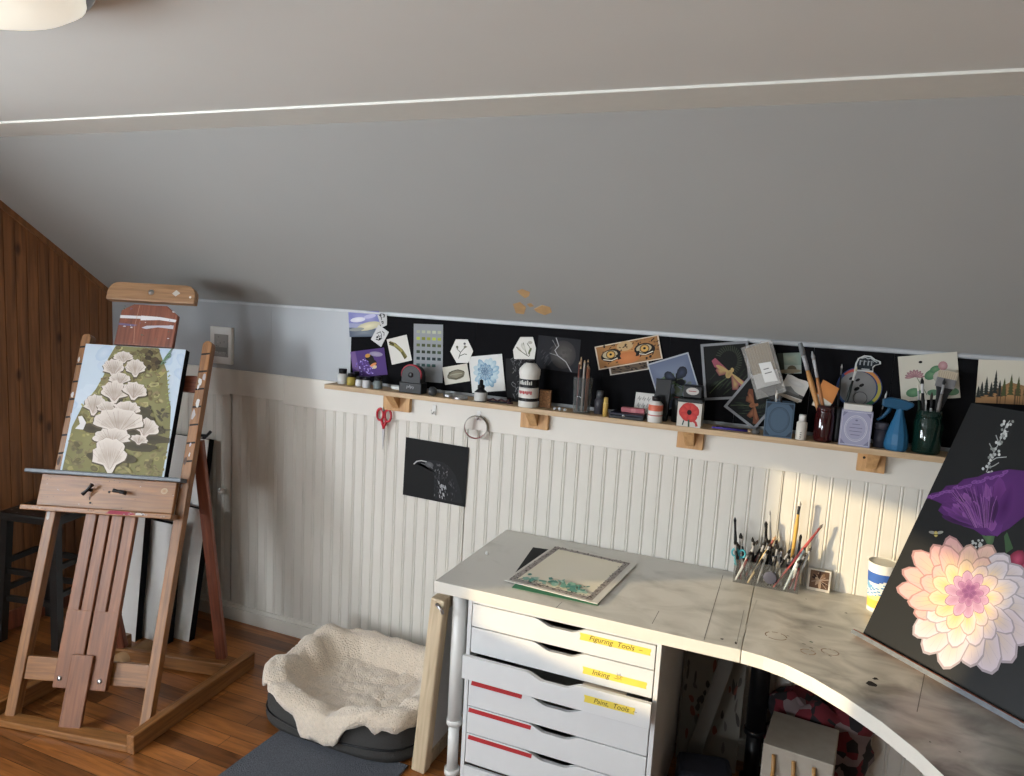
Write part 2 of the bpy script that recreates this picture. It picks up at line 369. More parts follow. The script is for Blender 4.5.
# wall behind the camera; its window opening is added for fill light
b = MB()
for x0, x1, z0, z1 in ((XL-.1, -2.5, 0, KZ+.05), (-1.4, XR+.1, 0, KZ+.05), (-2.5, -1.4, 0, .86)): b.box(x0, x1, YB-.1, YB, z0, z1)
b.box(-2.5, -1.4, YB-.1, YB, 1.42, KZ+.05)
struct(b.build('wall_front', CEIL))
def window(name, P, horiz):
    b = MB(); a0, a1, z0, z1, t = P
    def bx(a, c, d, e):
        if horiz: b.box(a, c, t-.03, t+.03, d, e)
        else: b.box(t-.03, t+.03, a, c, d, e)
    bx(a0, a0+.05, z0, z1); bx(a1-.05, a1, z0, z1); bx(a0+.05, a1-.05, z0, z0+.05); bx(a0+.05, a1-.05, z1-.05, z1)
    struct(b.build(name, WHITE, bevel=.003))
window('window_1', (WY0, WY1, WZ0, WZ1, XL-.02), False); window('fill_window_left', FILL_WIN+(XL-.02,), False)  # the rear one of these two is added for light
window('fill_window_back', (-2.5, -1.4, .86, 1.42, YB-.04), True)  # unseen window, added to fill the room from behind the camera

# ceiling lamp: flush opal disc with a thin rim
lc = atz(38, 24, CZ-.05); lc.y -= .18; lc.x -= .01
t = empty('ceiling_lamp', (lc.x, lc.y, CZ)); tag(t, 'round cream flush ceiling lamp cut by the top left corner', 'lamp')
b = MB(); b.lathe([(.235, -.0), (.24, -.012), (.235, -.022), (.22, -.022)], 48); b.build('rim', METAL, t)
em = mat('opal_lamp_glass', (240, 236, 220), .4); em.node_tree.nodes['Principled BSDF'].inputs['Emission Color'].default_value = (1, .95, .82, 1); em.node_tree.nodes['Principled BSDF'].inputs['Emission Strength'].default_value = .55
b = MB(); b.lathe([(.222, -.012), (.225, -.035), (.20, -.052), (.12, -.064), (0, -.068)], 48); b.build('diffuser', em, t)

# peeled paint spots on the slope
sn = Vector((0, SL, 1)).normalized()
def slopepoly(px, lab):
    P = [atp(u, v, Vector((0, 0, KZ)), sn) - sn*.0012 for u, v in px]
    b = MB(); n = b.add(P + [p+sn*.0018 for p in P]); k = len(P)
    b.face([n+i for i in range(k)]); b.face([n+k+i for i in reversed(range(k))])
    for i in range(k): b.face([n+i, n+k+i, n+k+(i+1) % k, n+(i+1) % k])
    struct(b.build('trim_5', CHIP))
slopepoly([(513, 304), (520, 302), (526, 307), (524, 314), (516, 313)], '')
slopepoly([(534, 309), (542, 305), (550, 307), (552, 312), (545, 315), (537, 312)], '')
slopepoly([(517, 291), (522, 289), (530, 292), (529, 296), (525, 298), (521, 295)], '')
slopepoly([(527, 304), (531, 303), (534, 306), (530, 307)], '')

# ------------------------------------------------------------------ flat art (paper, canvas) with painted shapes
class Art:
    """painted shapes, each a hair in front of the last, in a local x (right), z (up) plane facing -y"""
    def __init__(s, b, y0, f=lambda x, y: (x, y)): s.b = b; s.y = y0; s.f = f
    def P(s, pts, col, cc=None):
        s.y -= .000010
        q = [s.f(*p) for p in pts]
        # orient to face -y
        A = sum(q[i][0]*q[(i+1) % len(q)][1]-q[(i+1) % len(q)][0]*q[i][1] for i in range(len(q)))
        if A < 0: q.reverse()
        cx = sum(p[0] for p in q)/len(q); cz = sum(p[1] for p in q)/len(q)
        n = s.b.add([(p[0], s.y, p[1]) for p in q]+[(cx, s.y, cz)]); k = len(q)
        for i in range(k): s.b.face([n+i, n+(i+1) % k, n+k], 0, [col, col, cc or col])
    def E(s, cx, cy, rx, ry, ang, col, cc=None, n=14, wob=0, rr=R):
        ca, sa = math.cos(ang), math.sin(ang); pts = []
        for i in range(n):
            a = 2*PI*i/n; k = 1+rr.uniform(-wob, wob); x, y = rx*k*math.cos(a), ry*k*math.sin(a)
            pts.append((cx+x*ca-y*sa, cy+x*sa+y*ca))
        s.P(pts, col, cc)
    def petal(s, cx, cy, L, W, ang, col, cc=None):
        ca, sa = math.cos(ang), math.sin(ang); pts = []
        for t, w_ in ((0, .12), (.25, .6), (.5, .95), (.75, .95), (.92, .6), (1, .12)): pts.append((t*L, w_*W/2))
        for t, w_ in ((.97, -.3), (.86, -.75), (.6, -1), (.35, -.75), (.1, -.3)): pts.append((t*L, w_*W/2))
        s.P([(cx+x*ca-y*sa, cy+x*sa+y*ca) for x, y in pts], col, cc)
    def L(s, pts, w_, col):
        s.y -= .000004; q = []
        for i, p in enumerate(pts):
            a = pts[max(i-1, 0)]; c = pts[min(i+1, len(pts)-1)]; dx, dy = c[0]-a[0], c[1]-a[1]; d = math.hypot(dx, dy) or 1
            q.append(((p[0]-dy/d*w_/2, p[1]+dx/d*w_/2), (p[0]+dy/d*w_/2, p[1]-dx/d*w_/2)))
        for i in range(len(q)-1):
            A, B = q[i], q[i+1]; Q = [s.f(*A[1]), s.f(*B[1]), s.f(*B[0]), s.f(*A[0])]
            ar = sum(Q[j][0]*Q[(j+1) % 4][1]-Q[(j+1) % 4][0]*Q[j][1] for j in range(4))
            if ar < 0: Q.reverse()
            n = s.b.add([(p[0], s.y, p[1]) for p in Q]); s.b.face([n, n+1, n+2, n+3], 0, col)
def card(name, label, cat, TL, TR, BL, draw, bg=(225, 222, 214), y=-.006, th=.0008, group=None, parent=None, shape=None, mat_=None, tilt=0):
    a, c, d = at(*TL, y), at(*TR, y), at(*BL, y)
    U = c-a; W = U.length; ang = math.atan2(U.z, U.x); H = (d-a).length
    ctr = a + (c-a)/2 + (d-a)/2
    M = Matrix.Translation(ctr) @ Matrix.Rotation(-ang, 4, 'Y') @ Matrix.Rotation(tilt, 4, 'X')
    b = MB(); f = lambda x, z: ((x-.5)*W, (z-.5)*H)
    if shape: b.prism([f(*p) for p in shape], -th/2, th/2, col=bg)
    else: b.box(-W/2, W/2, -th/2, th/2, -H/2, H/2, col=bg)
    A = Art(b, -th/2, f); draw(A)
    o = b.build(name, mat_ or PAINT, M=M); tag(o, label, cat, group); return o
def pin(u, v, y=-.008): pass

# ------------------------------------------------------------------ black backing board
x0 = at(351, 350, -.003).x
b = MB(); xs = [x0]
for u in (412, 474, 540, 603, 668, 738, 812, 893): xs.append(at(u, 370, -.003).x)
xs.append(1.45)
for i in range(len(xs)-1): b.box(xs[i]+.0004, xs[i+1]-.0004, -.0045 - (.0006 if i % 2 else 0), -.0002, 1.286, KZ-.017)
tag(b.build('backing_board', BLACK), 'long black card backing board pinned along the wall above the shelf', 'pinboard')

def a_sea(A):
    A.P([(0, .55), (1, .5), (1, 1), (0, 1)], (120, 125, 190), (165, 165, 215)); A.P([(0, 0), (1, 0), (1, .3), (0, .38)], (84, 96, 116), (130, 140, 150))
    A.E(.3, .68, .25, .1, .1, (222, 222, 235), (240, 240, 245)); A.E(.7, .8, .2, .08, .2, (190, 190, 225)); A.E(.65, .42, .4, .16, .25, (202, 195, 160), (235, 228, 190)); A.E(.25, .3, .25, .07, .1, (150, 155, 150))
card('seascape_card', 'small seascape painting with violet sky, topmost card at the left end of the black board', 'painting', (348, 312), (378.6, 311), (350, 337), a_sea, (160, 165, 200))
def a_scroll(A):
    for k in range(9): 
        r = random.Random(k); x, y = r.uniform(.2, .8), r.uniform(.15, .85); A.L([(x, y), (x+r.uniform(-.2, .2), y+.12), (x+r.uniform(-.15, .25), y+.2)], .07, (25, 25, 28))
card('ink_print', 'small irregular black and white scroll print beside the seascape card', 'drawing', (378, 315), (387, 312), (380, 328), a_scroll, (205, 205, 205), y=-.009, shape=[(.1, 0), (.7, .05), (.85, .4), (1, .95), (.6, .85), (0, 1), (.05, .5)])
def a_dia(A):
    A.L([(.2, .5), (.4, .72), (.62, .6), (.5, .45), (.35, .5)], .05, (20, 20, 22)); A.L([(.35, .2), (.6, .25), (.75, .45), (.6, .55)], .06, (20, 20, 22)); A.E(.62, .35, .09, .09, 0, (20, 20, 22)); A.E(.38, .35, .1, .06, .6, (40, 40, 44)); A.L([(.5, .8), (.7, .8), (.8, .65)], .05, (25, 25, 28))
card('ink_print', 'white square print turned on its corner with black scroll drawing', 'drawing', (380.4, 326.5), (390.7, 334), (369, 337.5), a_dia, (212, 212, 212), y=-.010)
def a_bee(A):
    r = random.Random(3)
    A.P([(0, .4), (.2, .2), (.15, 1), (0, 1)], (110, 80, 140), (120, 90, 150))
    for k in range(60): A.E(.1+.5*r.random(), .1+.55*r.random(), .022, .025, 0, r.choice([(150, 130, 215), (120, 95, 190), (185, 165, 235), (95, 60, 160)]), n=6)
    A.E(.75, .8, .2, .09, -.3, (140, 130, 160), (165, 155, 180)); A.E(.55, .68, .11, .16, .5, (22, 18, 16)); A.E(.5, .78, .08, .07, .5, (200, 140, 40)); A.E(.62, .5, .11, .15, .5, (28, 22, 18)); A.E(.63, .42, .11, .05, .5, (215, 130, 60)); A.E(.66, .33, .07, .06, .5, (210, 190, 150))
card('bumblebee_painting', 'purple painting of a bumblebee on lavender flowers above the ink jars', 'painting', (349.8, 352), (383.5, 347.6), (354.3, 378.3), a_bee, (78, 48, 120), y=-.010)
def a_feather(A):
    A.L([(.1, .85), (.35, .72), (.6, .45), (.75, .15)], .16, (120, 112, 50)); A.L([(.3, .76), (.55, .55), (.72, .2)], .09, (160, 150, 80)); A.L([(.08, .88), (.3, .74)], .05, (50, 38, 24))
    A.L([(.6, .4), (.72, .12)], .12, (100, 95, 45))
card('feather_painting', 'white card with a curled olive green feather painting', 'painting', (386.7, 339.5), (406.6, 334.7), (392, 364.8), a_feather)
def a_chart(A):
    r = random.Random(5); rows = [(170, 175, 150), (165, 175, 60), (90, 100, 60), (60, 75, 55), (40, 60, 62), (60, 100, 95)]
    for j, c in enumerate(rows):
        for i in range(5):
            if j == 5 and i > 3: continue
            k = r.uniform(.75, 1.15); x, y = .1+i*.18, .84-j*.115
            A.P([(x, y), (x+.12, y), (x+.12, y+.05), (x, y+.05)], tuple(min(255, int(q*k)) for q in c))
card('colour_chart', 'tall grey swatch sheet with rows of green paint samples', 'colour chart', (414.3, 323.7), (443.6, 324.7), (413, 381), a_chart, (150, 154, 158), y=-.007)
def a_hex(A):
    g = (70, 74, 60)
    A.L([(.35, .2), (.45, .45), (.6, .6), (.75, .68)], .03, g); A.L([(.45, .45), (.3, .6), (.35, .72)], .03, g); A.L([(.4, .3), (.62, .38), (.72, .35)], .03, g); A.petal(.6, .6, .15, .1, .9, (120, 120, 100)); A.petal(.35, .6, .14, .1, 2, (100, 104, 80)); A.E(.65, .8, .05, .05, 0, (90, 90, 95))
HX = [(0, .5), (.25, .02), (.75, 0), (1, .48), (.78, .97), (.28, 1)]
card('hexagon_sketch', 'white hexagonal paper with an ink plant sketch, left of the shell card', 'drawing', (450, 339.5), (473, 338.5), (450.5, 363.5), a_hex, (232, 230, 224), y=-.011, shape=HX)
def a_shell(A):
    A.E(.5, .48, .36, .28, .15, (110, 104, 84), (150, 144, 122), wob=.08); A.L([(.16, .5), (.35, .7), (.6, .74), (.84, .58)], .035, (70, 66, 52)); A.L([(.25, .35), (.5, .25), (.78, .36)], .035, (66, 62, 50)); A.L([(.25, .5), (.5, .52), (.75, .5)], .03, (178, 172, 150))
card('shell_painting', 'small white card with a grey-brown clam shell painting', 'painting', (442.7, 367.5), (467.5, 363.3), (444.8, 385), a_shell, (214, 210, 196), y=-.008)
def a_blue(A):
    r = random.Random(9)
    for k in range(16):
        a = k*2*PI/16+r.uniform(-.1, .1); A.petal(.5, .52, r.uniform(.34, .44), .17, a, r.choice([(150, 185, 205), (120, 165, 195), (180, 205, 215)]), (205, 222, 226))
    for k in range(10):
        a = k*2*PI/10+.2; A.petal(.46, .55, .24, .13, a, r.choice([(100, 145, 180), (150, 190, 210)]), (190, 212, 222)); A.L([(.46, .55), (.46+.24*math.cos(a), .55+.24*math.sin(a))], .012, (60, 95, 130))
    for k in range(6): A.petal(.44, .57, .11, .08, k*1.05, (80, 110, 140), (150, 180, 200))
card('blue_flower_painting', 'large white card with a pale blue succulent flower painting', 'painting', (468.9, 356.8), (502.2, 353.8), (472, 392.9), a_blue, (226, 226, 222), y=-.009)
def a_lotus(A):
    g = (66, 74, 50)
    A.petal(.4, .3, .35, .12, 2.3, (200, 196, 180), (215, 210, 196)); A.L([(.15, .55), (.3, .4), (.55, .2), (.7, .12)], .03, g); A.L([(.6, .2), (.5, .6), (.45, .75)], .03, g); A.petal(.55, .35, .4, .16, 2, (190, 190, 176), (222, 220, 208)); A.L([(.72, .15), (.75, .5), (.62, .72)], .03, g); A.petal(.65, .2, .35, .1, 1.1, (110, 118, 80)); A.E(.75, .75, .1, .07, 0, (180, 176, 165))
card('lotus_sketch', 'white seven-sided paper with a flower sketch above the white paint bottle', 'drawing', (513, 337), (536, 337), (513, 359), a_lotus, (228, 226, 218), y=-.008, shape=[(0, .4), (.05, 0), (.93, 0), (1, .5), (.87, 1), (.33, 1), (.1, .6)])
def a_smoke(A):
    r = random.Random(2)
    for k in range(30):
        x, y = .3+.5*r.random(), .05+.9*r.random(); A.L([(x, y), (x+r.uniform(-.12, .12), y+.07), (x+r.uniform(-.15, .15), y+.12)], .018, r.choice([(90, 90, 92), (60, 60, 62), (120, 120, 122)]))
card('chalk_drawing', 'black card with a faint white chalk drawing behind the white paint bottle', 'drawing', (506.7, 358.6), (527, 358.6), (506, 402), a_smoke, (17, 17, 20), y=-.007)
def a_moon(A):
    A.E(.62, .5, .3, .42, 0, (48, 46, 46), (92, 88, 84), n=24, wob=.01)
    r = random.Random(4)
    for k in range(14): A.E(.55+.25*r.random(), .25+.5*r.random(), .04, .05, 0, (74, 70, 68), n=7)
    A.L([(.42, .98), (.5, .75), (.42, .6), (.5, .45), (.7, .3), (.85, .02)], .022, (170, 170, 172)); A.L([(.5, .45), (.3, .5)], .015, (150, 150, 150)); A.L([(.46, .68), (.34, .9)], .012, (140, 140, 142))
    for k in range(16): x = .08+.25*r.random(); y = .1+.6*r.random(); A.L([(x, y), (x+.05, y+.1)], .01, (70, 70, 74))
card('moon_drawing', 'dark charcoal drawing of a moon behind a bare branch', 'drawing', (538.3, 335), (580.7, 339.7), (536, 368), a_moon, (26, 26, 32), y=-.007)
def a_strip(A):
    r = random.Random(8)
    A.P([(.04, .1), (.96, .1), (.96, .9), (.04, .9)], (96, 80, 62))
    for k in range(26): A.E(.06+.88*r.random(), .2+.6*r.random(), .025, .12, r.uniform(0, 1), (30, 24, 20), n=7)
card('spotted_fur_painting', 'narrow card of dark spotted fur peeking out below the tiger eyes', 'painting', (608.9, 366.5), (648.2, 360), (610, 375.5), a_strip, (196, 190, 180), y=-.007)
def a_tiger(A):
    r = random.Random(6)
    A.P([(.02, .04), (.98, .04), (.98, .96), (.02, .96)], (150, 104, 52), (196, 132, 60)); A.E(.48, .3, .2, .25, 0, (184, 106, 44), (200, 118, 50)); A.E(.47, .8, .13, .2, 0, (190, 158, 108))
    for k in range(90):
        x, y = r.uniform(.04, .96), r.uniform(.08, .92)
        if .34 < x < .64 and y < .6: continue
        A.L([(x, y), (x+r.uniform(.01, .04), y+r.uniform(-.05, .1))], .014+.012*r.random(), (34, 24, 16))
    for ex, s_ in ((.23, 1), (.76, -1)):
        A.E(ex, .52, .16, .26, -.1*s_, (20, 14, 10)); A.E(ex-.01, .56, .12, .17, 0, (180, 165, 130)); A.E(ex, .55, .075, .17, 0, (40, 28, 14)); A.E(ex, .55, .062, .14, 0, (200, 150, 60), (225, 180, 90)); A.E(ex, .56, .022, .05, 0, (8, 8, 8)); A.L([(ex-.13, .4), (ex, .3), (ex+.12, .38)], .03, (236, 228, 205)); A.L([(ex+.1*s_, .5), (ex+.13*s_, .3)], .05, (18, 12, 8))
card('tiger_eye_painting', 'wide orange painting of a pair of big cat eyes with spotted fur', 'painting', (593.9, 347), (657.6, 334.9), (599.5, 369.9), a_tiger, (214, 200, 178), y=-.012)
def a_butterfly(A):
    A.P([(.03, .03), (.97, .03), (.97, .97), (.03, .97)], (96, 108, 136), (128, 138, 156))
    r = random.Random(12)
    for k in range(30): A.E(r.uniform(.1, .95), r.uniform(.02, .55), .09, .05, r.uniform(0, 3), r.choice([(76, 92, 72), (90, 104, 80), (66, 80, 66), (104, 116, 110)]), n=8)
    A.E(.35, .62, .2, .06, .2, (96, 116, 84)); A.petal(.55, .55, .34, .22, .5, (24, 26, 34), (50, 60, 84)); A.petal(.55, .52, .3, .2, 2.4, (28, 30, 38), (60, 70, 92)); A.petal(.52, .5, .22, .14, -.3, (24, 26, 32)); A.L([(.5, .42), (.6, .66)], .03, (14, 14, 16)); A.L([(.2, .5), (.5, .47), (.7, .3)], .02, (70, 100, 60))
card('butterfly_painting', 'tilted blue-grey painting of a dark butterfly over foliage', 'painting', (649.4, 363.6), (690.4, 351.5), (659.4, 412), a_butterfly, (170, 176, 184), y=-.009)
def a_frame_moth(bg, w1, w2, fern=True, rim=(120, 122, 124)):
    def f(A):
        A.P([(.06, .05), (.94, .05), (.94, .95), (.06, .95)], (14, 16, 15))
        r = random.Random(15)
        if fern:
            for k in range(24):
                t = k/23; a = 2.6-4.2*t; x = .58+.2*math.cos(a)*(1-.2*t); y = .68+.17*math.sin(a); A.L([(x, y), (x+.1*math.cos(a+.3), y+.1*math.sin(a+.3))], .018, (52, 60, 46))
            for k in range(26): x = .1+.8*r.random(); y = .08+.35*r.random(); A.L([(x, y), (x+.12, y+.09)], .012, r.choice([(34, 48, 30), (48, 60, 40)]))
            A.L([(.12, .12), (.35, .3), (.55, .4)], .016, (70, 84, 52))
        cx, cy = .6, .46
        def tri(a, l, sp, c, cc): A.P([(cx, cy), (cx+l*math.cos(a-sp), cy+l*math.sin(a-sp)), (cx+l*1.08*math.cos(a), cy+l*1.08*math.sin(a)), (cx+l*.85*math.cos(a+sp), cy+l*.85*math.sin(a+sp))], c, cc)
        dk = tuple(int(k*.8) for k in w1)
        tri(2.95, .3, .35, dk, w2); tri(-1.2, .3, .35, dk, w2)
        tri(2.6, .42, .2, w1, w1); tri(-.75, .44, .2, w1, w1)
        A.petal(cx, cy, .34, .07, 2.68, w2); A.petal(cx, cy, .36, .07, -.72, w2); A.petal(cx+.04, cy+.06, .2, .12, -2.4, w2, tuple(int(k*.85) for k in w2)); A.E(cx+.03, cy+.05, .035, .04, 0, w2)
    return f
def framed(name, label, TL, TR, BL, draw, y):
    a, c, d = at(*TL, y), at(*TR, y), at(*BL, y); U = c-a; W = U.length; ang = math.atan2(U.z, U.x); H = (d-a).length
    t = empty(name, M=Matrix.Translation(a+(c-a)/2+(d-a)/2) @ Matrix.Rotation(-ang, 4, 'Y')); tag(t, label, 'painting')
    b = MB(); b.box(-W/2+.006, W/2-.006, -.0005, .001, -H/2+.006, H/2-.006, col=(14, 16, 15)); draw(Art(b, -.0005, lambda x, z: ((x-.5)*W, (z-.5)*H))); b.build('picture', PAINT, t)
    fr = .009; b = MB()
    for q in ((-W/2, W/2, H/2-fr, H/2), (-W/2, W/2, -H/2, -H/2+fr), (-W/2, -W/2+fr, -H/2+fr, H/2-fr), (W/2-fr, W/2, -H/2+fr, H/2-fr)): b.box(q[0], q[1], -.004, .0025, q[2], q[3])
    b.build('border', mat('grey_silver_border', (118, 120, 124), .5, var=.05), t)
framed('moth_painting', 'silver-bordered dark painting of a pink and yellow moth', (699.9, 344.4), (747.4, 340.7), (705.3, 400.3), a_frame_moth(0, (150, 70, 88), (178, 150, 92)), -.009)
framed('moth_painting', 'tilted silver-bordered dark painting of an orange moth behind the blue box', (748.6, 372.3), (780, 396), (726, 407.8), a_frame_moth(0, (112, 60, 34), (138, 84, 48)), -.014)
def a_land(A):
    A.P([(0, .45), (1, .4), (1, 1), (0, 1)], (120, 140, 130), (160, 170, 150)); A.P([(0, 0), (.3, 0), (.25, 1), (0, 1)], (46, 52, 44)); A.E(.6, .2, .2, .2, 0, (90, 80, 60)); A.E(.5, .12, .5, .1, 0, (136, 124, 100))
card('landscape_card', 'small pale green landscape painting behind the mountain sketch', 'painting', (776.6, 353.4), (800.4, 352.5), (778.4, 374), a_land, (150, 160, 150), y=-.008)
def a_mtn(A):
    A.P([(0, .12), (1, .2), (1, .35), (0, .42)], (60, 60, 58), (100, 98, 94)); A.P([(.1, .42), (.35, .55), (.6, .4), (.8, .36), (.8, .3), (.1, .3)], (120, 120, 118)); A.E(.5, .75, .35, .12, 0, (196, 194, 190), (210, 208, 204)); A.P([(0, .0), (.9, 0), (.9, .14), (0, .14)], (170, 158, 140))
card('mountain_sketch', 'curled cream paper with a grey mountain sketch above the blue box', 'drawing', (785.6, 372.7), (808.7, 382.2), (779, 395), a_mtn, (206, 202, 194), y=-.03, shape=[(0, .05), (.1, 0), (.85, 0), (1, .1), (1, .97), (.8, 1), (.5, .96), (.2, 1), (.02, .97)])
# rainbow disc with birds
c0 = at(859, 388, -.008); rr_ = (at(881, 388, -.008)-at(837, 388, -.008)).length/2
b = MB(); circ = lambda r, n=40: [(r*math.cos(2*PI*i/n), r*math.sin(2*PI*i/n)) for i in range(n)]
b.prism(circ(rr_*1.05), -.0006, .0006, col=(40, 60, 110)); A = Art(b, -.0006)
cols = [(170, 60, 50), (200, 130, 50), (170, 160, 60), (60, 120, 80), (50, 90, 140), (40, 60, 110)]
for k in range(36):
    a0, a1 = 2*PI*k/36, 2*PI*(k+1)/36; cc = cols[(int((a0+PI*.6)/(2*PI)*6)*5+3) % 6]
    A.P([(rr_*.85*math.cos(a0), rr_*.85*math.sin(a0)), (rr_*math.cos(a0), rr_*math.sin(a0)), (rr_*math.cos(a1), rr_*math.sin(a1)), (rr_*.85*math.cos(a1), rr_*.85*math.sin(a1))], cc)
A.E(-rr_*.08, -rr_*.02, rr_*.86, rr_*.86, 0, (128, 128, 128), (150, 150, 150), n=32)
for x, y, s_ in ((-.4, .45, .12), (-.1, .4, .12), (.1, .15, .13), (-.1, -.05, .15), (-.3, .5, .1)): A.E(x*rr_, y*rr_, s_*rr_, s_*.6*rr_, .6, (26, 26, 28), n=7)
for k in range(14): a = k*2*PI/14; A.L([(.1*rr_+.32*rr_*math.cos(a), -.5*rr_+.32*rr_*math.sin(a)), (.1*rr_+.32*rr_*math.cos(a+.45), -.5*rr_+.32*rr_*math.sin(a+.45))], .002, (60, 60, 60))
tag(b.build('round_art_disc', PAINT, loc=(c0.x, -.009, c0.z)), 'round grey disc with rainbow rim and dark bird marks, behind the lavender box', 'art print')
# bear sticker
c0 = at(867.5, 363, -.008); s_ = (at(881, 363, -.008)-at(854, 363, -.008)).length/2
bear = [(-.95, -.75), (-.9, -.1), (-.75, .35), (-.3, .62), (.2, .6), (.55, .35), (.95, .22), (1, .0), (.6, -.15), (.45, -.35), (.5, -.72), (.2, -.72), (-.3, -.72)]
b = MB(); b.prism([(x*s_, y*s_) for x, y in bear][::-1][::-1], -.0005, .0005, col=(196, 200, 200)); b.f = b.f
A = Art(b, -.0005); A.P([(x*s_*.86, y*s_*.82) for x, y in bear], (20, 30, 38))
A.L([(x*s_, y*s_) for x, y in ((-.5, .35), (-.2, .45), (0, .35), (.2, .42), (.5, .2), (.7, .12))], .0035, (170, 176, 178))
for x in (-.55, -.25, .05, .3): A.L([(x*s_, -.2*s_), (x*s_, .2*s_), ((x+.14)*s_, .1*s_)], .004, (150, 156, 160))
A.L([(-.4*s_, -.52*s_), (.2*s_, -.52*s_)], .004, (170, 176, 178))
tag(b.build('bear_sticker', PAINT, loc=(c0.x, -.0115, c0.z)), 'white outlined bear sticker on the black board above the round disc', 'sticker')
def a_lily(A):
    g1, g2 = (70, 120, 84), (110, 150, 110)
    A.E(.55, .55, .14, .1, .7, g1, g2); A.E(.62, .66, .1, .07, .5, g1, g2); A.E(.22, .18, .13, .1, .2, g1, g2); A.E(.85, .15, .14, .09, -.2, (90, 130, 100), g2); A.E(.55, .15, .1, .07, 0, (90, 130, 100))
    for a in (0, .4, .8, 1.2, 1.57, 2, 2.4, 2.8, 3.14): A.petal(.26, .52, .17, .055, a, (140, 96, 106), (190, 150, 150))
    A.L([(.3, .5), (.38, .3), (.45, .1)], .012, (90, 110, 80)); A.L([(.75, .66), (.7, .4), (.72, .1)], .012, (110, 120, 90))
    A.E(.75, .72, .08, .1, 0, (170, 120, 126), (200, 160, 160)); A.E(.73, .48, .16, .15, -.3, (176, 170, 160), (200, 194, 184)); A.E(.38, .84, .035, .03, 0, (30, 26, 28), n=8)
card('waterlily_painting', 'square cream card with a water lily and green leaves painting', 'painting', (898.3, 356.7), (957.6, 351.6), (900.8, 401.5), a_lily, (206, 202, 186), y=-.010)
def a_forest(A):
    A.P([(0, 0), (1, 0), (1, .4), (.6, .5), (.3, .3), (0, .15)], (146, 110, 70), (190, 140, 84))
    r = random.Random(2)
    for x, h in ((.04, .4), (.1, .5), (.18, .62), (.27, .5), (.34, .78), (.42, .55), (.5, .6), (.62, .7), (.75, .65), (.9, .72)):
        c = (44, 50, 46) if x < .5 else (80, 86, 50)
        for k in range(6): A.P([(x-.07*(1-k/7), h*.3+k*h*.1), (x+.07*(1-k/7), h*.3+k*h*.1), (x, h*.45+k*h*.11)], c)
    for k in range(12): x = .35+.6*r.random(); A.L([(x, 0), (x, .35)], .012, (90, 70, 50))
card('forest_painting', 'cream card with a painted row of pine trees at the right end of the board', 'painting', (978, 359.4), (1034, 361), (976, 402.5), a_forest, (214, 208, 190), y=-.009)
def a_raven(A):
    W = (30, 31, 33)
    A.P([(.17, .585), (.25, .65), (.36, .675), (.5, .69), (.62, .68), (.72, .62), (.82, .5), (.9, .3), (.97, .05), (.52, .03), (.5, .2), (.49, .42), (.44, .5), (.36, .54), (.28, .6)], (32, 33, 36), (22, 23, 25))
    A.L([(.15, .56), (.2, .62), (.27, .645), (.36, .64)], .018, (190, 190, 190)); A.L([(.27, .6), (.36, .58), (.46, .55)], .014, (120, 120, 122)); A.E(.4, .6, .07, .05, -.1, (84, 84, 86), (110, 110, 112)); A.E(.56, .62, .018, .02, 0, (110, 110, 112), n=8)
    r = random.Random(21)
    for k in range(110):
        y = r.uniform(.04, .62); x = .5+r.random()**1.4*(.36 if y < .4 else .2); c = r.choice([(60, 61, 64), (84, 85, 88), (120, 121, 124), (50, 51, 54), (44, 45, 48)])
        A.L([(x, y+.035), (x+r.uniform(-.01, .02), y)], .008, c)
    for k in range(18): y = r.uniform(.06, .3); x = r.uniform(.54, .68); A.L([(x, y+.05), (x+.01, y)], .013, (170, 171, 174))
card('raven_drawing', 'black sheet with a white pencil raven head, taped below the shelf', 'drawing', (407.3, 437.3), (470.5, 447.8), (401.4, 494.3), a_raven, (20, 20, 21), y=-.004)

# thermostat plate
a, c = at(210.5, 326, -.015), at(231.5, 365, -.015); W, H = c.x-a.x, a.z-c.z
t = empty('wall_control', ((a.x+c.x)/2, 0, (a.z+c.z)/2)); tag(t, 'white wall control plate with a grey printed centre on the grey wall', 'wall control')
b = MB(); b.box(-W/2, W/2, -.018, 0, -H/2, H/2); b.build('plate', WPLAST, t, bevel=.003)
b = MB(); x_ = -W/2+.028; b.box(x_, W/2-.018, -.0195, -.0178, -H/2+.035, H/2-.035, col=(150, 148, 144)); A = Art(b, -.0195)
for k in range(14): r = R; A.E(R.uniform(x_+.008, W/2-.026), R.uniform(-H/2+.045, H/2-.045), .003, .004, 0, R.choice([(110, 108, 106), (172, 170, 166)]), n=6)
A.P([(x_+.008, -.03), (W/2-.024, -.03), (W/2-.024, -.008), (x_+.008, -.008)], (118, 117, 114)); b.build('face', PAINT, t)

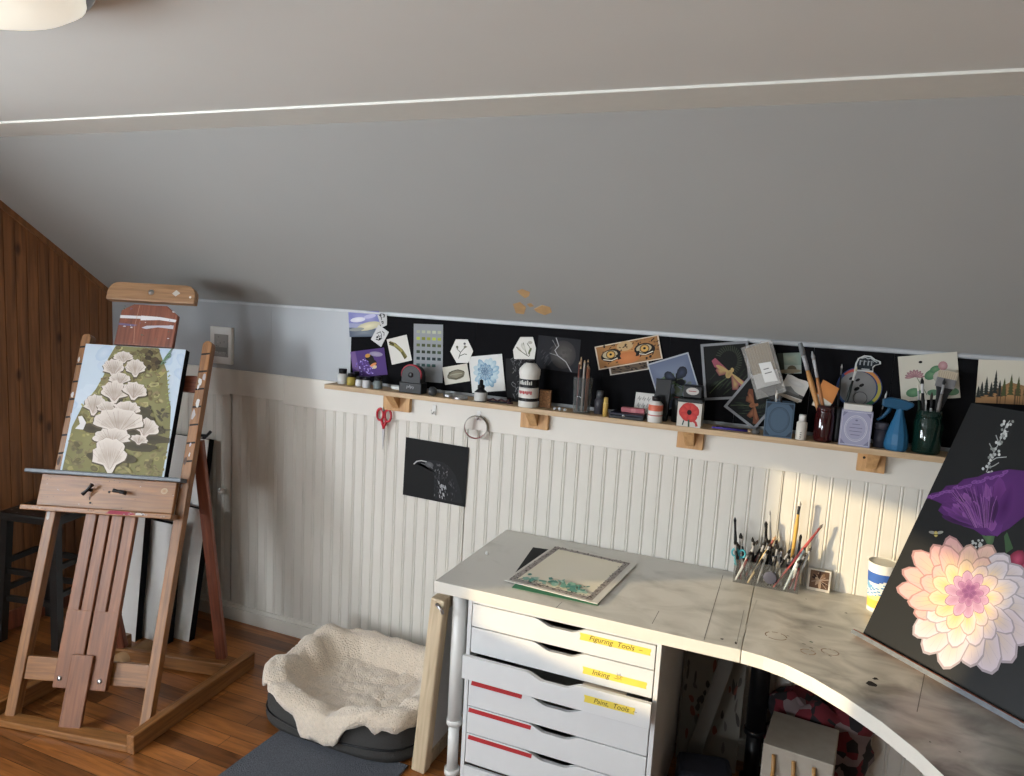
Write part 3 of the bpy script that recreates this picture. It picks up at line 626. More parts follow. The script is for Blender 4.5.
# ------------------------------------------------------------------ shelf with brackets
SZ = 1.274; SD = .135
t = empty('wall_shelf', (-1.0, 0, SZ)); tag(t, 'long raw pine shelf on wooden blocks below the black board', 'shelf')
b = MB(); b.box(-.93, 2.4, -SD, -.0126, -.02, 0)
b.build('board', SHELFW, t, bevel=.0015)
for (uL, uR) in ((385, 411), (522, 549), (679, 705), (861, 889)):
    xl, xr = at(uL, 425, -.012).x, at(uR, 430, -.012).x
    bb = MB(); bb.box(xl+1, xr+1, -.034, -.013, -.098, -.0205); o = bb.build('bracket', SHELFZ, t, bevel=.0015)
    b2 = MB(); m_ = (xl+xr)/2+1; b2.prism([(-.02, -.085), (.02, -.085), (.02, -.021), (-.02, -.021)], 0, .001)
    b2 = MB(); n = b2.add([(m_-.016, -.0345, -.086), (m_+.016, -.0345, -.086), (m_+.02, -.10, -.021), (m_-.02, -.10, -.021), (m_-.016, -.0345, -.021), (m_+.016, -.0345, -.021)])
    for q in ((0, 1, 2, 3), (0, 4, 5, 1), (0, 3, 4), (1, 5, 2), (3, 2, 5, 4)): b2.face([n+i for i in q])
    b2.build('wedge', SHELFZ, o)
    if uL > 850:
        b3 = MB(); b3.lathe([(.0045, 0), (0, .001)], 10, M=Matrix.Translation((xl+1.02, -.0345, -.05)) @ Matrix.Rotation(PI/2, 4, 'X')); b3.build('screw', BLKP, o)

# hooks, scissors, tape roll under the shelf
def hook(u, v, label):
    p = at(u, v, -.012); b = MB(); b.box(-.009, .009, -.004, 0, -.022, .022)
    b.tube([(0, -.004, -.005), (0, -.012, -.012), (0, -.02, -.014), (0, -.026, -.008), (0, -.027, .004)], .0032, 8)
    o = b.build('wall_hook', WPLAST, loc=(p.x, -.0125, p.z), bevel=.002); tag(o, label, 'hook', None); return p
p1 = hook(386, 407, 'white adhesive hook holding the red scissors')
p2 = hook(434.5, 410, 'empty white adhesive hook between the scissors and the tape roll')
p3 = hook(479, 416, 'white adhesive hook holding the tape roll')
t = empty('scissors', (p1.x, -.026, p1.z-.012)); tag(t, 'red handled scissors hanging from a hook below the shelf', 'scissors')
RED = mat('red_plastic', (176, 28, 44), .35)
for s_ in (-1, 1):
    pts = [(s_*.022+.016*math.cos(a), -.003*s_, -.022+.026*math.sin(a)) for a in [2*PI*i/20 for i in range(20)]]
    b = MB(); b.tube(pts, .0052, 8, closed=True); b.tube([(s_*.016, -.003*s_, -.044), (s_*.008, -.003*s_, -.062), (0, -.003*s_, -.082)], [.006, .007, .0055], 8); b.build('handle', RED, t)
    b = MB(); b.prism([(-.006*s_, -.078), (.006*s_, -.078), (.004*s_, -.12), (.0, -.175)], -.003*s_-.0008, -.003*s_+.0008); b.build('blade', METAL, t)
b = MB(); M = Matrix.Translation((p3.x-.002, -.036, p3.z-.045)) @ Matrix.Rotation(.35, 4, 'Z') @ Matrix.Rotation(PI/2, 4, 'X')
b.lathe([(.049, -.011), (.049, .011), (.0455, .011), (.0455, -.011), (.049, -.011)], 40, cap=False, cols=[(150, 148, 140), (190, 186, 176), (170, 40, 56), (190, 186, 176)])
tag(b.build('tape_roll', GLOSSP, M=M), 'grey and red tape roll hanging on a hook under the shelf', 'tape')

# ------------------------------------------------------------------ things on the shelf
def span(uL, uR, vT, vB, y):
    a, c = at(uL, (vT+vB)/2, y), at(uR, (vT+vB)/2, y); d, e = at((uL+uR)/2, vT, y), at((uL+uR)/2, vB, y)
    return (a.x+c.x)/2, c.x-a.x, d.z-e.z
GROUPJ = 'ink jars at the left end of the shelf'
jars = [((338.5, 347, 371, 386), (210, 210, 206), (24, 24, 26), 'black-lidded white jar at the far left end of the shelf', -.07),
        ((347.5, 355, 376, 388), (170, 150, 60), (20, 20, 20), 'little dark jar with a yellow label on the shelf', -.08),
        ((353.5, 359.5, 372, 385), (28, 28, 30), (16, 16, 18), 'little all-black jar behind the white ink jars', -.045),
        ((356, 362.5, 379, 389), (216, 216, 214), (30, 30, 30), 'small white ink jar right after the yellow-labelled jar', -.085),
        ((363, 370, 380, 391), (206, 206, 208), (26, 26, 30), 'small white ink jar with a round black mark', -.10),
        ((374, 381.5, 379, 391), (120, 130, 130), (18, 18, 20), 'small black-lidded jar with a grey label nearest the tape measure', -.095)]
for (q, cb, cl, lab, y) in jars:
    x, W, H = span(*q, y); r = W/2
    t = empty('ink_jar', (x, y, SZ)); tag(t, lab, 'jar', GROUPJ)
    b = MB(); b.lathe([(r*.9, 0), (r, .002), (r, H*.6), (r*.7, H*.68), (r*.7, H*.7)], 20, cols=[cb]*5); b.build('body', GLOSSP, t)
    b = MB(); b.lathe([(r*.8, H*.7), (r*.8, H), (0, H)], 20, col=cl); b.build('lid', GLOSSP, t)
# paint tube
x, W, H = span(389, 402, 383, 389, -.09); b = MB()
b.tube([(-W/2, 0, .008), (-W*.3, 0, .009), (W*.2, 0, .008), (W*.35, 0, .005), (W/2, 0, .003)], [.005, .009, .009, .007, .004], 10, cols=[(220, 222, 218), (220, 222, 218), (60, 120, 90), (210, 214, 210), (220, 222, 218)])
tag(b.build('paint_tube', GLOSSP, loc=(x, -.07, SZ+.001)), 'green and white paint tube lying left of the tape measure', 'tube')
# tape measure: black body, red arch
x, W, H = span(402, 424.5, 363.5, 393, -.09)
t = empty('tape_measure', (x, -.09, SZ)); tag(t, 'black and red tape measure standing on the shelf', 'tape measure')
arch = lambda w_, h_, z0=0: [(-w_/2, z0), (w_/2, z0), (w_/2, h_-w_*.45)]+[(w_/2*math.cos(a), h_-w_*.45+w_*.45*math.sin(a)) for a in [PI*i/10 for i in range(1, 10)]]+[(-w_/2, h_-w_*.45)]
b = MB(); b.prism(arch(W*.86, H*.94), -.02, .025, col=(18, 18, 20)); b.box(-W/2, W/2, -.024, .028, 0, H*.36, col=(16, 16, 18)); b.build('body', GLOSSP, t, bevel=.003)
b = MB(); pts = [(W*.42*math.cos(a), -.014, H*.62+H*.32*math.sin(a)) for a in [PI*(-.15+1.3*i/14) for i in range(15)]]; b.tube(pts, .005, 8, col=(170, 30, 50)); b.build('red_rim', GLOSSP, t)
b = MB(); b.lathe([(.0, 0), (.011, 0), (.011, .003), (.006, .004), (0, .004)], 16, M=Matrix.Translation((0, -.0205, H*.62)) @ Matrix.Rotation(PI/2, 4, 'X'), cols=[(120, 20, 30)]*2+[(30, 30, 32)]*3)
A = Art(b, -.0245)
for k in range(6): A.L([(-.016+k*.006, H*.14+R.uniform(0, .008)), (-.013+k*.006, H*.22+R.uniform(0, .008))], .0025, (150, 150, 150))
b.build('badge', GLOSSP, t)
def gball(): pass
x, W, H = span(428, 436.5, 389, 398, -.1); b = MB(); r = W/2
b.lathe([(r*.5, 0), (r*.9, r*.3), (r, r*.8), (r*.9, r*1.3), (r*.5, r*1.75), (0, r*1.85)], 18, col=(66, 68, 70)); tag(b.build('knob_cap', GLOSSP, loc=(x, -.1, SZ)), 'small round dark grey knob right of the tape measure', 'knob')
for q, lab, y in (((444, 455, 391, 396), 'flat silver lid left of the pair on the shelf', -.075), ((453, 467, 393.5, 399), 'flat silver lid nearer the dropper bottle', -.105)):
    x, W, H = span(*q, y); b = MB(); r = W/2; b.lathe([(r, 0), (r*1.02, .002), (r, .010), (r*.9, .012), (r*.85, .010), (0, .010)], 24); tag(b.build('jar_lid', METAL, loc=(x, y, SZ)), lab, 'lid', 'silver lids')
x, W, H = span(475, 487, 380, 402, -.1); r = W/2
t = empty('dropper_bottle', (x, -.1, SZ)); tag(t, 'small black dropper bottle with a white label in front of the blue flower card', 'bottle')
b = MB(); b.lathe([(r*.9, 0), (r, .003), (r, H*.42), (r*.5, H*.55), (r*.45, H*.6)], 20, cols=[(22, 22, 26), (200, 200, 196), (22, 22, 26), (22, 22, 26)]); b.build('body', GLOSSP, t)
b = MB(); b.lathe([(r*.55, H*.58), (r*.55, H*.72), (r*.3, H*.76), (r*.28, H*.95), (0, H)], 16, col=(16, 16, 18)); b.build('dropper', GLOSSP, t)
x, W, H = span(486, 513, 397, 406, -.1); b = MB()
b.tube([(-W/2, 0, .004), (-W*.3, .008, .012), (-W*.1, -.004, .006), (.0, .006, .014), (W*.2, -.004, .008), (W*.35, .006, .02), (W*.45, 0, .005), (W*.3, -.012, .004)], .004, 8, col=(70, 34, 40)); b.tube([(-W*.4, -.01, .004), (0, -.014, .005), (W*.3, .0, .006), (W*.48, .01, .018)], .0035, 8, col=(30, 28, 32))
tag(b.build('cord_bracelet', PAINT, loc=(x, -.09, SZ)), 'dark red and black cord lying left of the white paint bottle', 'cord')
# white acrylic bottle
x, W, H = span(519.5, 539, 361, 408, -.095); r = W/2
t = empty('paint_bottle', (x, -.095, SZ)); tag(t, 'tall white paint bottle with a black band and black cap', 'bottle')
b = MB(); b.lathe([(r*.92, 0), (r*.96, .003), (r*.96, H*.13), (r*.965, H*.2), (r*.965, H*.42), (r*.965, H*.6), (r*.96, H*.64), (r*1.02, H*.7), (r*1.02, H*.8), (r*.6, H*.91), (r*.35, H*.94)], 28,
    cols=[(222, 220, 212)]*2+[(22, 22, 24), (216, 214, 206), (24, 24, 26)]+[(222, 220, 212)]*6)
b.build('body', GLOSSP, t)
b = MB(); b.lathe([(r*.38, H*.93), (r*.38, H*.975), (r*.2, H*.98), (0, H)], 20, col=(26, 26, 28)); b.build('cap', GLOSSP, t)
b = MB()
for k in range(8): 
    a = -PI/2-.75+k*.19; ca = Vector((math.cos(a), math.sin(a), 0))
    M = Matrix.Translation(ca*(r*.975)+Vector((0, 0, H*.33))) @ Matrix.Rotation(a+PI/2, 4, 'Z')
    b.box(-.0028, .0028, -.0004, .0004, -.006-.003*(k % 2), .004, col=(180, 50, 60), M=M)
    M2 = Matrix.Translation(ca*(r*.975)+Vector((0, 0, H*.5))) @ Matrix.Rotation(a+PI/2, 4, 'Z'); b.box(-.003, .002, -.0004, .0004, -.003, .008+.003*(k % 3), col=(206, 204, 198), M=M2); b.box(-.003, .003, -.0004, .0004, -.018, -.014, col=(180, 178, 172), M=M2)
b.build('label', PAINT, t)
x, W, H = span(540, 551, 390, 407, -.06); b = MB(); b.box(-W/2, W/2, -.015, .015, 0, H); tag(b.build('cork_block', mat('speckled_cork', (120, 84, 52), .9, var=.5, nscale=180, bump=.4, bscale=200), loc=(x, -.06, SZ), rot=(0, 0, .2), bevel=.002), 'small speckled brown cork block right of the white paint bottle', 'block')
for k, (u, lab) in enumerate(((555, 'leftmost of the clear crystals on the shelf'), (560, 'middle one of the clear crystals on the shelf'), (565, 'clear crystal closest to the glass of pencils'))):
    p = at(u, 407, -.1); b = MB(); s_ = .007+.002*(k % 2); b.lathe([(s_*.6, 0), (s_, s_*.6), (s_*.7, s_*1.1), (0, s_*1.6)], 6, col=(200, 202, 204), smooth=False); tag(b.build('crystal', GLOSSP, loc=(p.x, -.1, SZ)), lab, 'crystal', 'clear crystals')

# ---- brushes, pencils
def brush(name, L, r, ch, cf, cb, bl=.03, fl=.035, flat=0, rb=None, band=None):
    """brush standing along local +z, tip down at the handle end (z=0), bristles on top"""
    t = empty(name); hb = L-bl-fl; k = 1.0
    rb = rb or r*.9
    b = MB(); b.tube([(0, 0, 0), (0, 0, .006), (0, 0, hb*.5), (0, 0, hb*.8), (0, 0, hb)], [r*.4, r*.6, r*.9, r*1.15, r*.75], 8, cols=[band or ch, ch, ch, ch, ch]); b.build('handle', GLOSSP, t)
    b = MB(); b.tube([(0, 0, hb-.002), (0, 0, hb+fl*.5), (0, 0, hb+fl)], [r*.8, r*.8, rb], 10, col=cf); o = b.build('ferrule', METAL if cf == 'm' else GLOSSP, t)
    if flat: o.scale = (flat, 1, 1)
    b = MB(); b.tube([(0, 0, hb+fl-.001), (0, 0, hb+fl+bl*.4), (0, 0, L-.002), (0, 0, L)], [rb*.95, rb*1.15, rb*(.95 if flat else .3), rb*(.8 if flat else .05)], 10, col=cb); o = b.build('bristles', PAINT, t)
    if flat: o.scale = (flat, 1, 1)
    return t
def aim(t, p0, p1):
    d = (Vector(p1)-Vector(p0)); q = d.to_track_quat('Z', 'Y'); t.rotation_euler = q.to_euler(); t.location = p0
def pencil(L, r, col, tip=(30, 30, 32), sharp=True):
    t = empty('pencil'); b = MB(); b.tube([(0, 0, 0), (0, 0, L-.014)], r, 6, col=col); b.build('barrel', GLOSSP, t)
    b = MB(); b.tube([(0, 0, L-.014), (0, 0, L-.004), (0, 0, L)], [r, r*.3, .0003], 6, cols=[(206, 176, 136), tip]); b.build('point', PAINT, t)
    return t
# glass with pencils
x, W, H = span(572, 592, 376, 411.5, -.095); r = W/2; gy = -.088
t = empty('pencil_glass', (x, gy, SZ)); tag(t, 'clear glass tumbler packed with pencils on the shelf', 'glass')
b = MB(); b.lathe([(r*.8, 0), (r*.84, .001), (r*.95, H), (r*.9, H), (r*.8, .004), (0, .004)], 24); b.build('tumbler', CLEARG, t)
pc = [((170, 110, 80), 'copper brown'), ((60, 50, 48), 'dark'), ((140, 120, 110), 'greyish'), ((196, 150, 110), 'tan'), ((110, 60, 50), 'red-brown'), ((40, 40, 44), 'black'), ((180, 170, 160), 'pale grey'), ((150, 90, 60), 'rust')]
for k, (c, w_) in enumerate(pc):
    a = 2*PI*k/8+.3; p0 = Vector((x+r*.45*math.cos(a), gy+r*.45*math.sin(a), SZ+.006)); p1 = Vector((x+r*.62*math.cos(a), gy+r*.62*math.sin(a), SZ+1.2))
    p = pencil(H*(1.3+.3*((k*3) % 5)/5), .0038, c); aim(p, p0, p0+(p1-p0).normalized()); tag(p, '%s pencil standing in the clear glass tumbler on the shelf' % w_, 'pencil', 'pencils in the glass tumbler')
x, W, H = span(595, 604.5, 388, 411, -.07); r = W/2
t = empty('small_bottle', (x, -.07, SZ)); tag(t, 'small dark grey capped bottle right of the pencil glass', 'bottle')
b = MB(); b.lathe([(r, 0), (r, H*.6), (r*.55, H*.7)], 18, col=(62, 60, 66)); b.build('body', GLOSSP, t); b = MB(); b.lathe([(r*.7, H*.68), (r*.7, H), (0, H)], 16, col=(80, 82, 84)); b.build('cap', GLOSSP, t)
x, W, H = span(603.5, 608.5, 396, 415, -.11); b = MB(); b.lathe([(W*.5, 0), (W*.52, H*.7), (W*.45, H*.72), (W*.42, H), (0, H)], 14, cols=[(196, 160, 70), (220, 200, 140), (200, 166, 80), (200, 166, 80)]); tag(b.build('yellow_tube', GLOSSP, loc=(x, -.115, SZ)), 'slim upright yellow tube on the shelf edge', 'tube')
x, W, H = span(611, 645, 409, 420, -.1)
t = empty('flat_case', (x, -.095, SZ)); tag(t, 'flat dark navy case lying on the shelf', 'case')
b = MB(); b.box(-W/2, W/2, -.034, .034, 0, .012); b.build('base', BLKP, t, bevel=.002); b = MB(); b.box(-W/2, W/2, -.034, .034, .0125, .021, col=(22, 26, 44)); b.build('lid', GLOSSP, t, bevel=.002)
b = MB(); b.lathe([(.006, 0), (.006, .002), (0, .003)], 14, M=Matrix.Translation((-.01, -.034, .011)) @ Matrix.Rotation(PI/2, 4, 'X')); b.build('clasp', METAL, t)
x, W, H = span(623, 646, 402, 409, -.07); b = MB(); b.box(-W/2, W/2, -.012, .012, 0, .018, col=(176, 96, 104)); b.box(-W*.1, W*.15, -.0122, .0122, -.0002, .0182, col=(196, 120, 126)); tag(b.build('eraser', PAINT, loc=(x, -.085, SZ+.0215), rot=(0, 0, .08), bevel=.003), 'long pink eraser lying on the navy case', 'eraser')
def a_note(A):
    for j, y in enumerate((.72, .45, .2)):
        for k in range(3): A.L([(.15+k*.25, y), (.22+k*.25, y+.14), (.25+k*.25, y-.05), (.32+k*.25, y+.08)], .035, (40, 40, 44))
x, W, H = span(634, 652.5, 392, 412, -.045); b = MB(); b.box(-W/2, W/2, -.0006, .0006, 0, H*1.25, col=(214, 212, 206)); a_note(Art(b, -.0006, lambda q, z: ((q-.5)*W, z*H*1.25)))
tag(b.build('note_card', PAINT, loc=(x, -.045, SZ), rot=(-.25, 0, .0)), 'white card with handwriting propped behind the pink eraser', 'card')
x, W, H = span(649, 663.5, 395, 421, -.1); r = W/2
t = empty('label_bottle', (x, -.11, SZ)); tag(t, 'small white bottle with an orange-red label and black cap', 'bottle')
b = MB(); b.lathe([(r*.95, 0), (r, .003), (r, H*.16), (r, H*.26), (r, H*.3), (r, H*.45), (r, H*.68), (r*.55, H*.82), (r*.5, H*.86)], 22, cols=[(216, 214, 208)]*2+[(216, 214, 208), (180, 60, 50), (216, 214, 208), (206, 92, 56), (214, 212, 206), (60, 60, 60)]); b.build('body', GLOSSP, t)
b = MB(); b.lathe([(r*.6, H*.84), (r*.6, H*.98), (0, H)], 18, col=(24, 24, 26)); b.build('cap', GLOSSP, t)
x, W, H = span(655, 671, 372, 414, -.06)
t = empty('black_tube', (x, -.06, SZ)); tag(t, 'tall black squeeze tube standing on its cap behind the orange-labelled bottle', 'tube')
b = MB(); n = b.add([(-W*.42, -.014, .02), (W*.42, -.014, .02), (W*.42, .014, .02), (-W*.42, .014, .02), (-W/2, -.002, H*1.0), (W/2, -.002, H), (W/2, .002, H), (-W/2, .002, H)])
for q in ((3,2,1,0),(4,5,6,7),(0,1,5,4),(1,2,6,5),(2,3,7,6),(3,0,4,7)): b.face([n+i for i in q], 0, (11, 11, 12))
b.build('body', GLOSSP, t, bevel=.003); b = MB(); b.box(-W*.4, W*.4, -.015, .015, 0, .02, col=(14, 14, 15)); b.build('cap', GLOSSP, t, bevel=.003)
b = MB(); A = Art(b, -.0142)
for k in range(4): A.L([(-W*.25, H*(.45+.1*k)), (W*(.1+.05*(k % 3)), H*(.45+.1*k))], .003, (120, 120, 120))
o = b.build('label', PAINT, t); o.rotation_euler = (-.09, 0, 0); o.location = (0, .0005, 0)
# poppy tin
x, W, H = span(678, 702, 405, 429, -.105)
t = empty('poppy_tin', (x, -.1, SZ)); tag(t, 'square tin with a big red poppy on its front', 'tin')
b = MB(); b.box(-W/2, W/2, -.03, .03, 0, H, col=(206, 202, 192)); A = Art(b, -.0302, lambda q, z: ((q-.5)*W, z*H))
for a, l in ((.3, .42), (1.2, .4), (2.2, .42), (3.1, .44), (4.0, .4), (5.2, .42)): A.petal(.5, .6, l, .48, a, (176, 26, 24), (206, 48, 34))
A.E(.5, .6, .1, .11, 0, (20, 14, 18)); A.L([(.5, .3), (.52, .0)], .07, (50, 80, 60)); A.L([(.65, .3), (.8, .2), (.85, .05)], .1, (180, 40, 40)); A.L([(.3, .25), (.25, .05)], .05, (40, 70, 70))
b.build('body', PAINT, t); b = MB(); b.box(-W*.52, W*.52, -.032, .032, H, H+.014, col=(30, 34, 34)); b.build('lid', GLOSSP, t, bevel=.003)
x2, W2, H2 = span(684, 703, 391, 405, -.08)
t = empty('round_tin', (x2, -.095, SZ+H+.0145)); tag(t, 'black lidded box with a white oval label resting on the poppy tin', 'box')
b = MB(); b.box(-W2/2, W2/2, -.02, .02, 0, H2*.9, col=(20, 20, 22)); b.build('body', GLOSSP, t, bevel=.004)
b = MB(); A = Art(b, -.0202); A.E(.0, H2*.5, W2*.34, H2*.26, 0, (190, 186, 180)); A.L([(-W2*.2, H2*.5), (W2*.2, H2*.5)], .003, (150, 60, 60)); b.build('label', PAINT, t)
x3, W3, H3 = span(672, 684, 393, 412, -.05); b = MB(); b.lathe([(W3*.5, 0), (W3*.5, H3*1.15), (W3*.42, H3*1.3), (0, H3*1.3)], 18, cols=[(24, 26, 26), (24, 26, 26), (150, 70, 60)]); tag(b.build('dark_pot', GLOSSP, loc=(x3, -.045, SZ)), 'dark pot with a reddish lid behind the poppy tin', 'pot')
for k, (y, col, lab) in enumerate(((-.10, (64, 44, 140), 'bright purple pencil lying in front of the moth painting'), (-.075, (40, 36, 70), 'dark violet pencil lying behind the bright purple one'))):
    xl, xr = at(712+k*4, 428, y).x, at(752, 430, y).x; p = pencil(xr-xl, .0036, col); aim(p, (xl, y, SZ+.0037), (xr, y+.004, SZ+.0037)); tag(p, lab, 'pencil', 'purple pencils')
x, W, H = span(752, 760, 426, 434, -.11); b = MB(); b.lathe([(.011, 0), (.014, .006), (.011, .014), (0, .018)], 8, col=(92, 90, 88), smooth=False); tag(b.build('pebble', PAINT, loc=(x, -.11, SZ)), 'small grey stone left of the blue box', 'stone')
# blue decorated box
x, W, H = span(764.5, 793, 402.5, 437.5, -.11)
def ornate(b, W, H, y, c, c2, z0=0):
    A = Art(b, y)
    def ring(rx, rz, w_, cc):
        for k in range(28):
            a0, a1 = 2*PI*k/28, 2*PI*(k+1)/28
            A.L([(rx*math.cos(a0), z0+H/2+rz*math.sin(a0)), (rx*math.cos(a1), z0+H/2+rz*math.sin(a1))], w_, cc)
    for sx in (-1, 1):
        for sz in (-1, 1): A.P([(sx*W*.46, z0+H/2+sz*H*.46), (sx*W*.28, z0+H/2+sz*H*.46), (sx*W*.46, z0+H/2+sz*H*.3)], c2)
    ring(W*.36, H*.36, .0016, c); ring(W*.32, H*.32, .0009, c)
    for (a, q, d, e) in ((-.46, .46, .46, .46), (-.46, .46, -.46, -.46)): A.L([(a*W, z0+H/2+d*H), (q*W, z0+H/2+e*H)], .0012, c)
    for sx in (-.46, .46): A.L([(sx*W, z0+H*.04), (sx*W, z0+H*.96)], .0012, c)
    return A
t = empty('blue_box', (x, -.10, SZ), (0, 0, .06)); tag(t, 'slate blue box with an ornate oval pattern holding two brushes', 'box')
b = MB(); th = .002
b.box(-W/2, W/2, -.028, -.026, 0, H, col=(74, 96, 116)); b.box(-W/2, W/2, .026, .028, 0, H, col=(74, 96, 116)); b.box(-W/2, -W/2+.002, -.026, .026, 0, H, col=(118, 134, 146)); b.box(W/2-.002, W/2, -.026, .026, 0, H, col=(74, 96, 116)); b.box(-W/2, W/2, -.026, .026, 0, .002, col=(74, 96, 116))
A = ornate(b, W, H, -.0282, (44, 58, 72), (44, 58, 72)); b.build('body', PAINT, t)
bx_, by_ = x, -.10
# wide brush in clear bag, leaning
def wide_brush(name, label, p0, p1, W, hc, fc, bc, bl, fl, hw=.35):
    t = empty(name); d = Vector(p1)-Vector(p0); L = d.length
    # keep the flat side toward the room
    z = d.normalized(); y_ = Vector((0, 1, 0)); xx = y_.cross(z).normalized(); yy = z.cross(xx)
    t.matrix_world = Matrix(((xx.x, yy.x, z.x, p0[0]), (xx.y, yy.y, z.y, p0[1]), (xx.z, yy.z, z.z, p0[2]), (0, 0, 0, 1)))
    hb = L-bl-fl
    b = MB(); b.prism([(-W*.10, 0), (W*.10, 0), (W*.14, hb*.6), (W*hw, hb*.93), (W*.45, hb), (-W*.45, hb), (-W*hw, hb*.93), (-W*.14, hb*.6)], -.004, .004, col=hc); b.build('handle', GLOSSP, t, bevel=.002)
    b = MB(); b.box(-W*.5, W*.5, -.006, .006, hb, hb+fl, col=fc); b.build('ferrule', GLOSSP, t, bevel=.001)
    b = MB(); b.prism([(-W*.48, hb+fl), (W*.48, hb+fl), (W*.5, L*.995), (W*.1, L), (-W*.5, L*.99)], -.006, .006, col=bc)
    A = Art(b, -.006)
    for k in range(9): A.L([(-W*.44+k*W*.11, hb+fl), (-W*.45+k*W*.112, L*.985)], W*.02, tuple(int(q*.8) for q in bc))
    b.build('bristles', PAINT, t); tag(t, label, 'brush'); return t, L, hb, fl
pA = at(776, 410, -.075); pB = at(756.5, 345, -.055)
t, L, hb, fl = wide_brush('wide_paintbrush', 'wide beige bristle brush in its clear plastic bag, leaning above the blue box', pA, pB, .082, (44, 44, 46), (196, 196, 192), (150, 134, 108), .10, .05)
b = MB(); b.prism([(-.05, L*.22), (.05, L*.22), (.053, L*1.0), (.02, L*1.03), (-.052, L*1.02)], -.012, .011); b.build('bag', BAGM, t)
b = MB(); A = Art(b, -.0125); A.P([(-.008, hb+fl*.3), (.034, hb+fl*.2), (.03, hb+fl+.03), (-.01, hb+fl+.035)], (222, 222, 218)); A.L([(0, hb+fl*.9), (.024, hb+fl*.9)], .003, (80, 80, 84)); A.L([(0, hb+fl*1.2), (.018, hb+fl*1.2)], .003, (80, 80, 84)); b.build('label', PAINT, t)
q = brush('paintbrush', .14, .0036, (150, 96, 56), (170, 170, 172), (30, 24, 22)); aim(q, (bx_+.018, by_-.0, SZ+.004), (bx_-.006, by_-.004, SZ+.18)); tag(q, 'brown handled brush standing in the blue box', 'brush', 'brushes in the blue box')
q = brush('paintbrush', .155, .0038, (206, 206, 202), (200, 200, 200), (216, 214, 206)); aim(q, (bx_-.012, by_, SZ+.004), (bx_-.016, by_-.003, SZ+.18)); tag(q, 'white handled brush standing in the blue box', 'brush', 'brushes in the blue box')
x, W, H = span(796, 807, 417, 442, -.12); r = W/2
t = empty('small_bottle', (x, -.115, SZ)); tag(t, 'little white capped paint bottle left of the dark red jar', 'bottle')
b = MB(); b.lathe([(r*.95, 0), (r, .002), (r, H*.68), (r*.5, H*.76)], 20, col=(206, 200, 188)); A = Art(b, -r*1.01)
for k in range(4): A.L([(-.004, .006+k*.006), (.001, .009+k*.006)], .002, (60, 60, 60))
b.build('body', GLOSSP, t); b = MB(); b.lathe([(r*.66, H*.74), (r*.66, H), (0, H)], 18, col=(216, 214, 208)); b.build('cap', GLOSSP, t)
# dark red jar with brushes
def jar(name, label, q, y, m, threads=True, hmul=1.0):
    x, W, H = span(*q, y); r = W/2; H *= hmul
    b = MB(); prof = [(r*.85, 0), (r*.97, .004), (r, H*.1), (r, H*.72), (r*.86, H*.82), (r*.86, H*.85), (r*.9, H*.87), (r*.9, H*.9), (r*.86, H*.92), (r*.86, H), (r*.8, H), (r*.8, H*.85), (r*.93, H*.7), (r*.93, .012), (0, .008)]
    b.lathe(prof, 28); o = b.build(name, m, loc=(x, y, SZ)); tag(o, label, 'jar'); return x, r, H
x, r, H = jar('red_jar', 'glossy dark red jar holding two long brushes and an orange card', (814, 834.5, 405, 441.5), -.10, REDG); jx, jy, jr, jh = x, -.10, r, H
def stand(t, x, y, u, v, y2=None, dz=.012):
    """stand a thing in a jar so that its top points at the given spot"""
    p0 = Vector((x, y, SZ+dz)); p1 = at(u, v, y2 if y2 is not None else y); aim(t, p0, p1); return (p1-p0).length
p1 = at(800, 343, -.07); L = (p1-Vector((jx+.012, jy, SZ+.012))).length
q = brush('paintbrush', L, .0085, (190, 134, 70), (168, 168, 170), (120, 124, 126), bl=.045, fl=.05, flat=1.25); stand(q, jx+.012, jy, 800, 343, -.07); tag(q, 'thick tan brush leaning left out of the dark red jar, tallest in it', 'brush', 'brushes in the dark red jar')
p1 = at(812, 351, -.075); L = (p1-Vector((jx+.02, jy+.01, SZ+.012))).length
q = brush('paintbrush', L, .0065, (170, 110, 56), (180, 180, 182), (150, 152, 152), bl=.03, fl=.06); stand(q, jx+.02, jy+.01, 812, 351, -.075); tag(q, 'shorter silver-topped brush in the dark red jar, behind the thick tan one', 'brush', 'brushes in the dark red jar')
def a_or(A):
    A.P([(.0, .45), (1, .3), (1, .9), (0, 1)], (196, 120, 44), (206, 130, 50)); A.P([(.1, .05), (.8, .0), (.9, .2), (.1, .32)], (206, 206, 196)); A.L([(.25, .1), (.7, .12)], .08, (90, 100, 80))
card('orange_card', 'orange and cream card sticking out of the dark red jar', 'card', (816, 378.6), (833, 385), (819, 406), a_or, (206, 200, 184), y=-.085, shape=[(0, 0), (.95, 0), (1, .9), (0, 1)])
x, r, H = jar('black_jar', 'narrow black jar between the dark red jar and the lavender box', (832, 843.5, 406, 441), -.075, BLKP)
L = (at(857, 366, -.06)-Vector((x, -.075, SZ+.01))).length
q = brush('paintbrush', L, .0045, (24, 34, 30), (206, 206, 200), (190, 180, 150), bl=.018, fl=.03); stand(q, x, -.075, 857, 366, -.06, .01); tag(q, 'dark green brush with a pale tip leaning right out of the black jar', 'brush', 'brushes in the black jar')
L = (at(842, 364, -.06)-Vector((x-.002, -.077, SZ+.01))).length
q = brush('paintbrush', L, .003, (20, 20, 22), (90, 90, 92), (180, 180, 176), bl=.015, fl=.02); stand(q, x-.004, -.073, 842, 364, -.06, .01); tag(q, 'thin black brush standing straightest in the black jar', 'brush', 'brushes in the black jar')
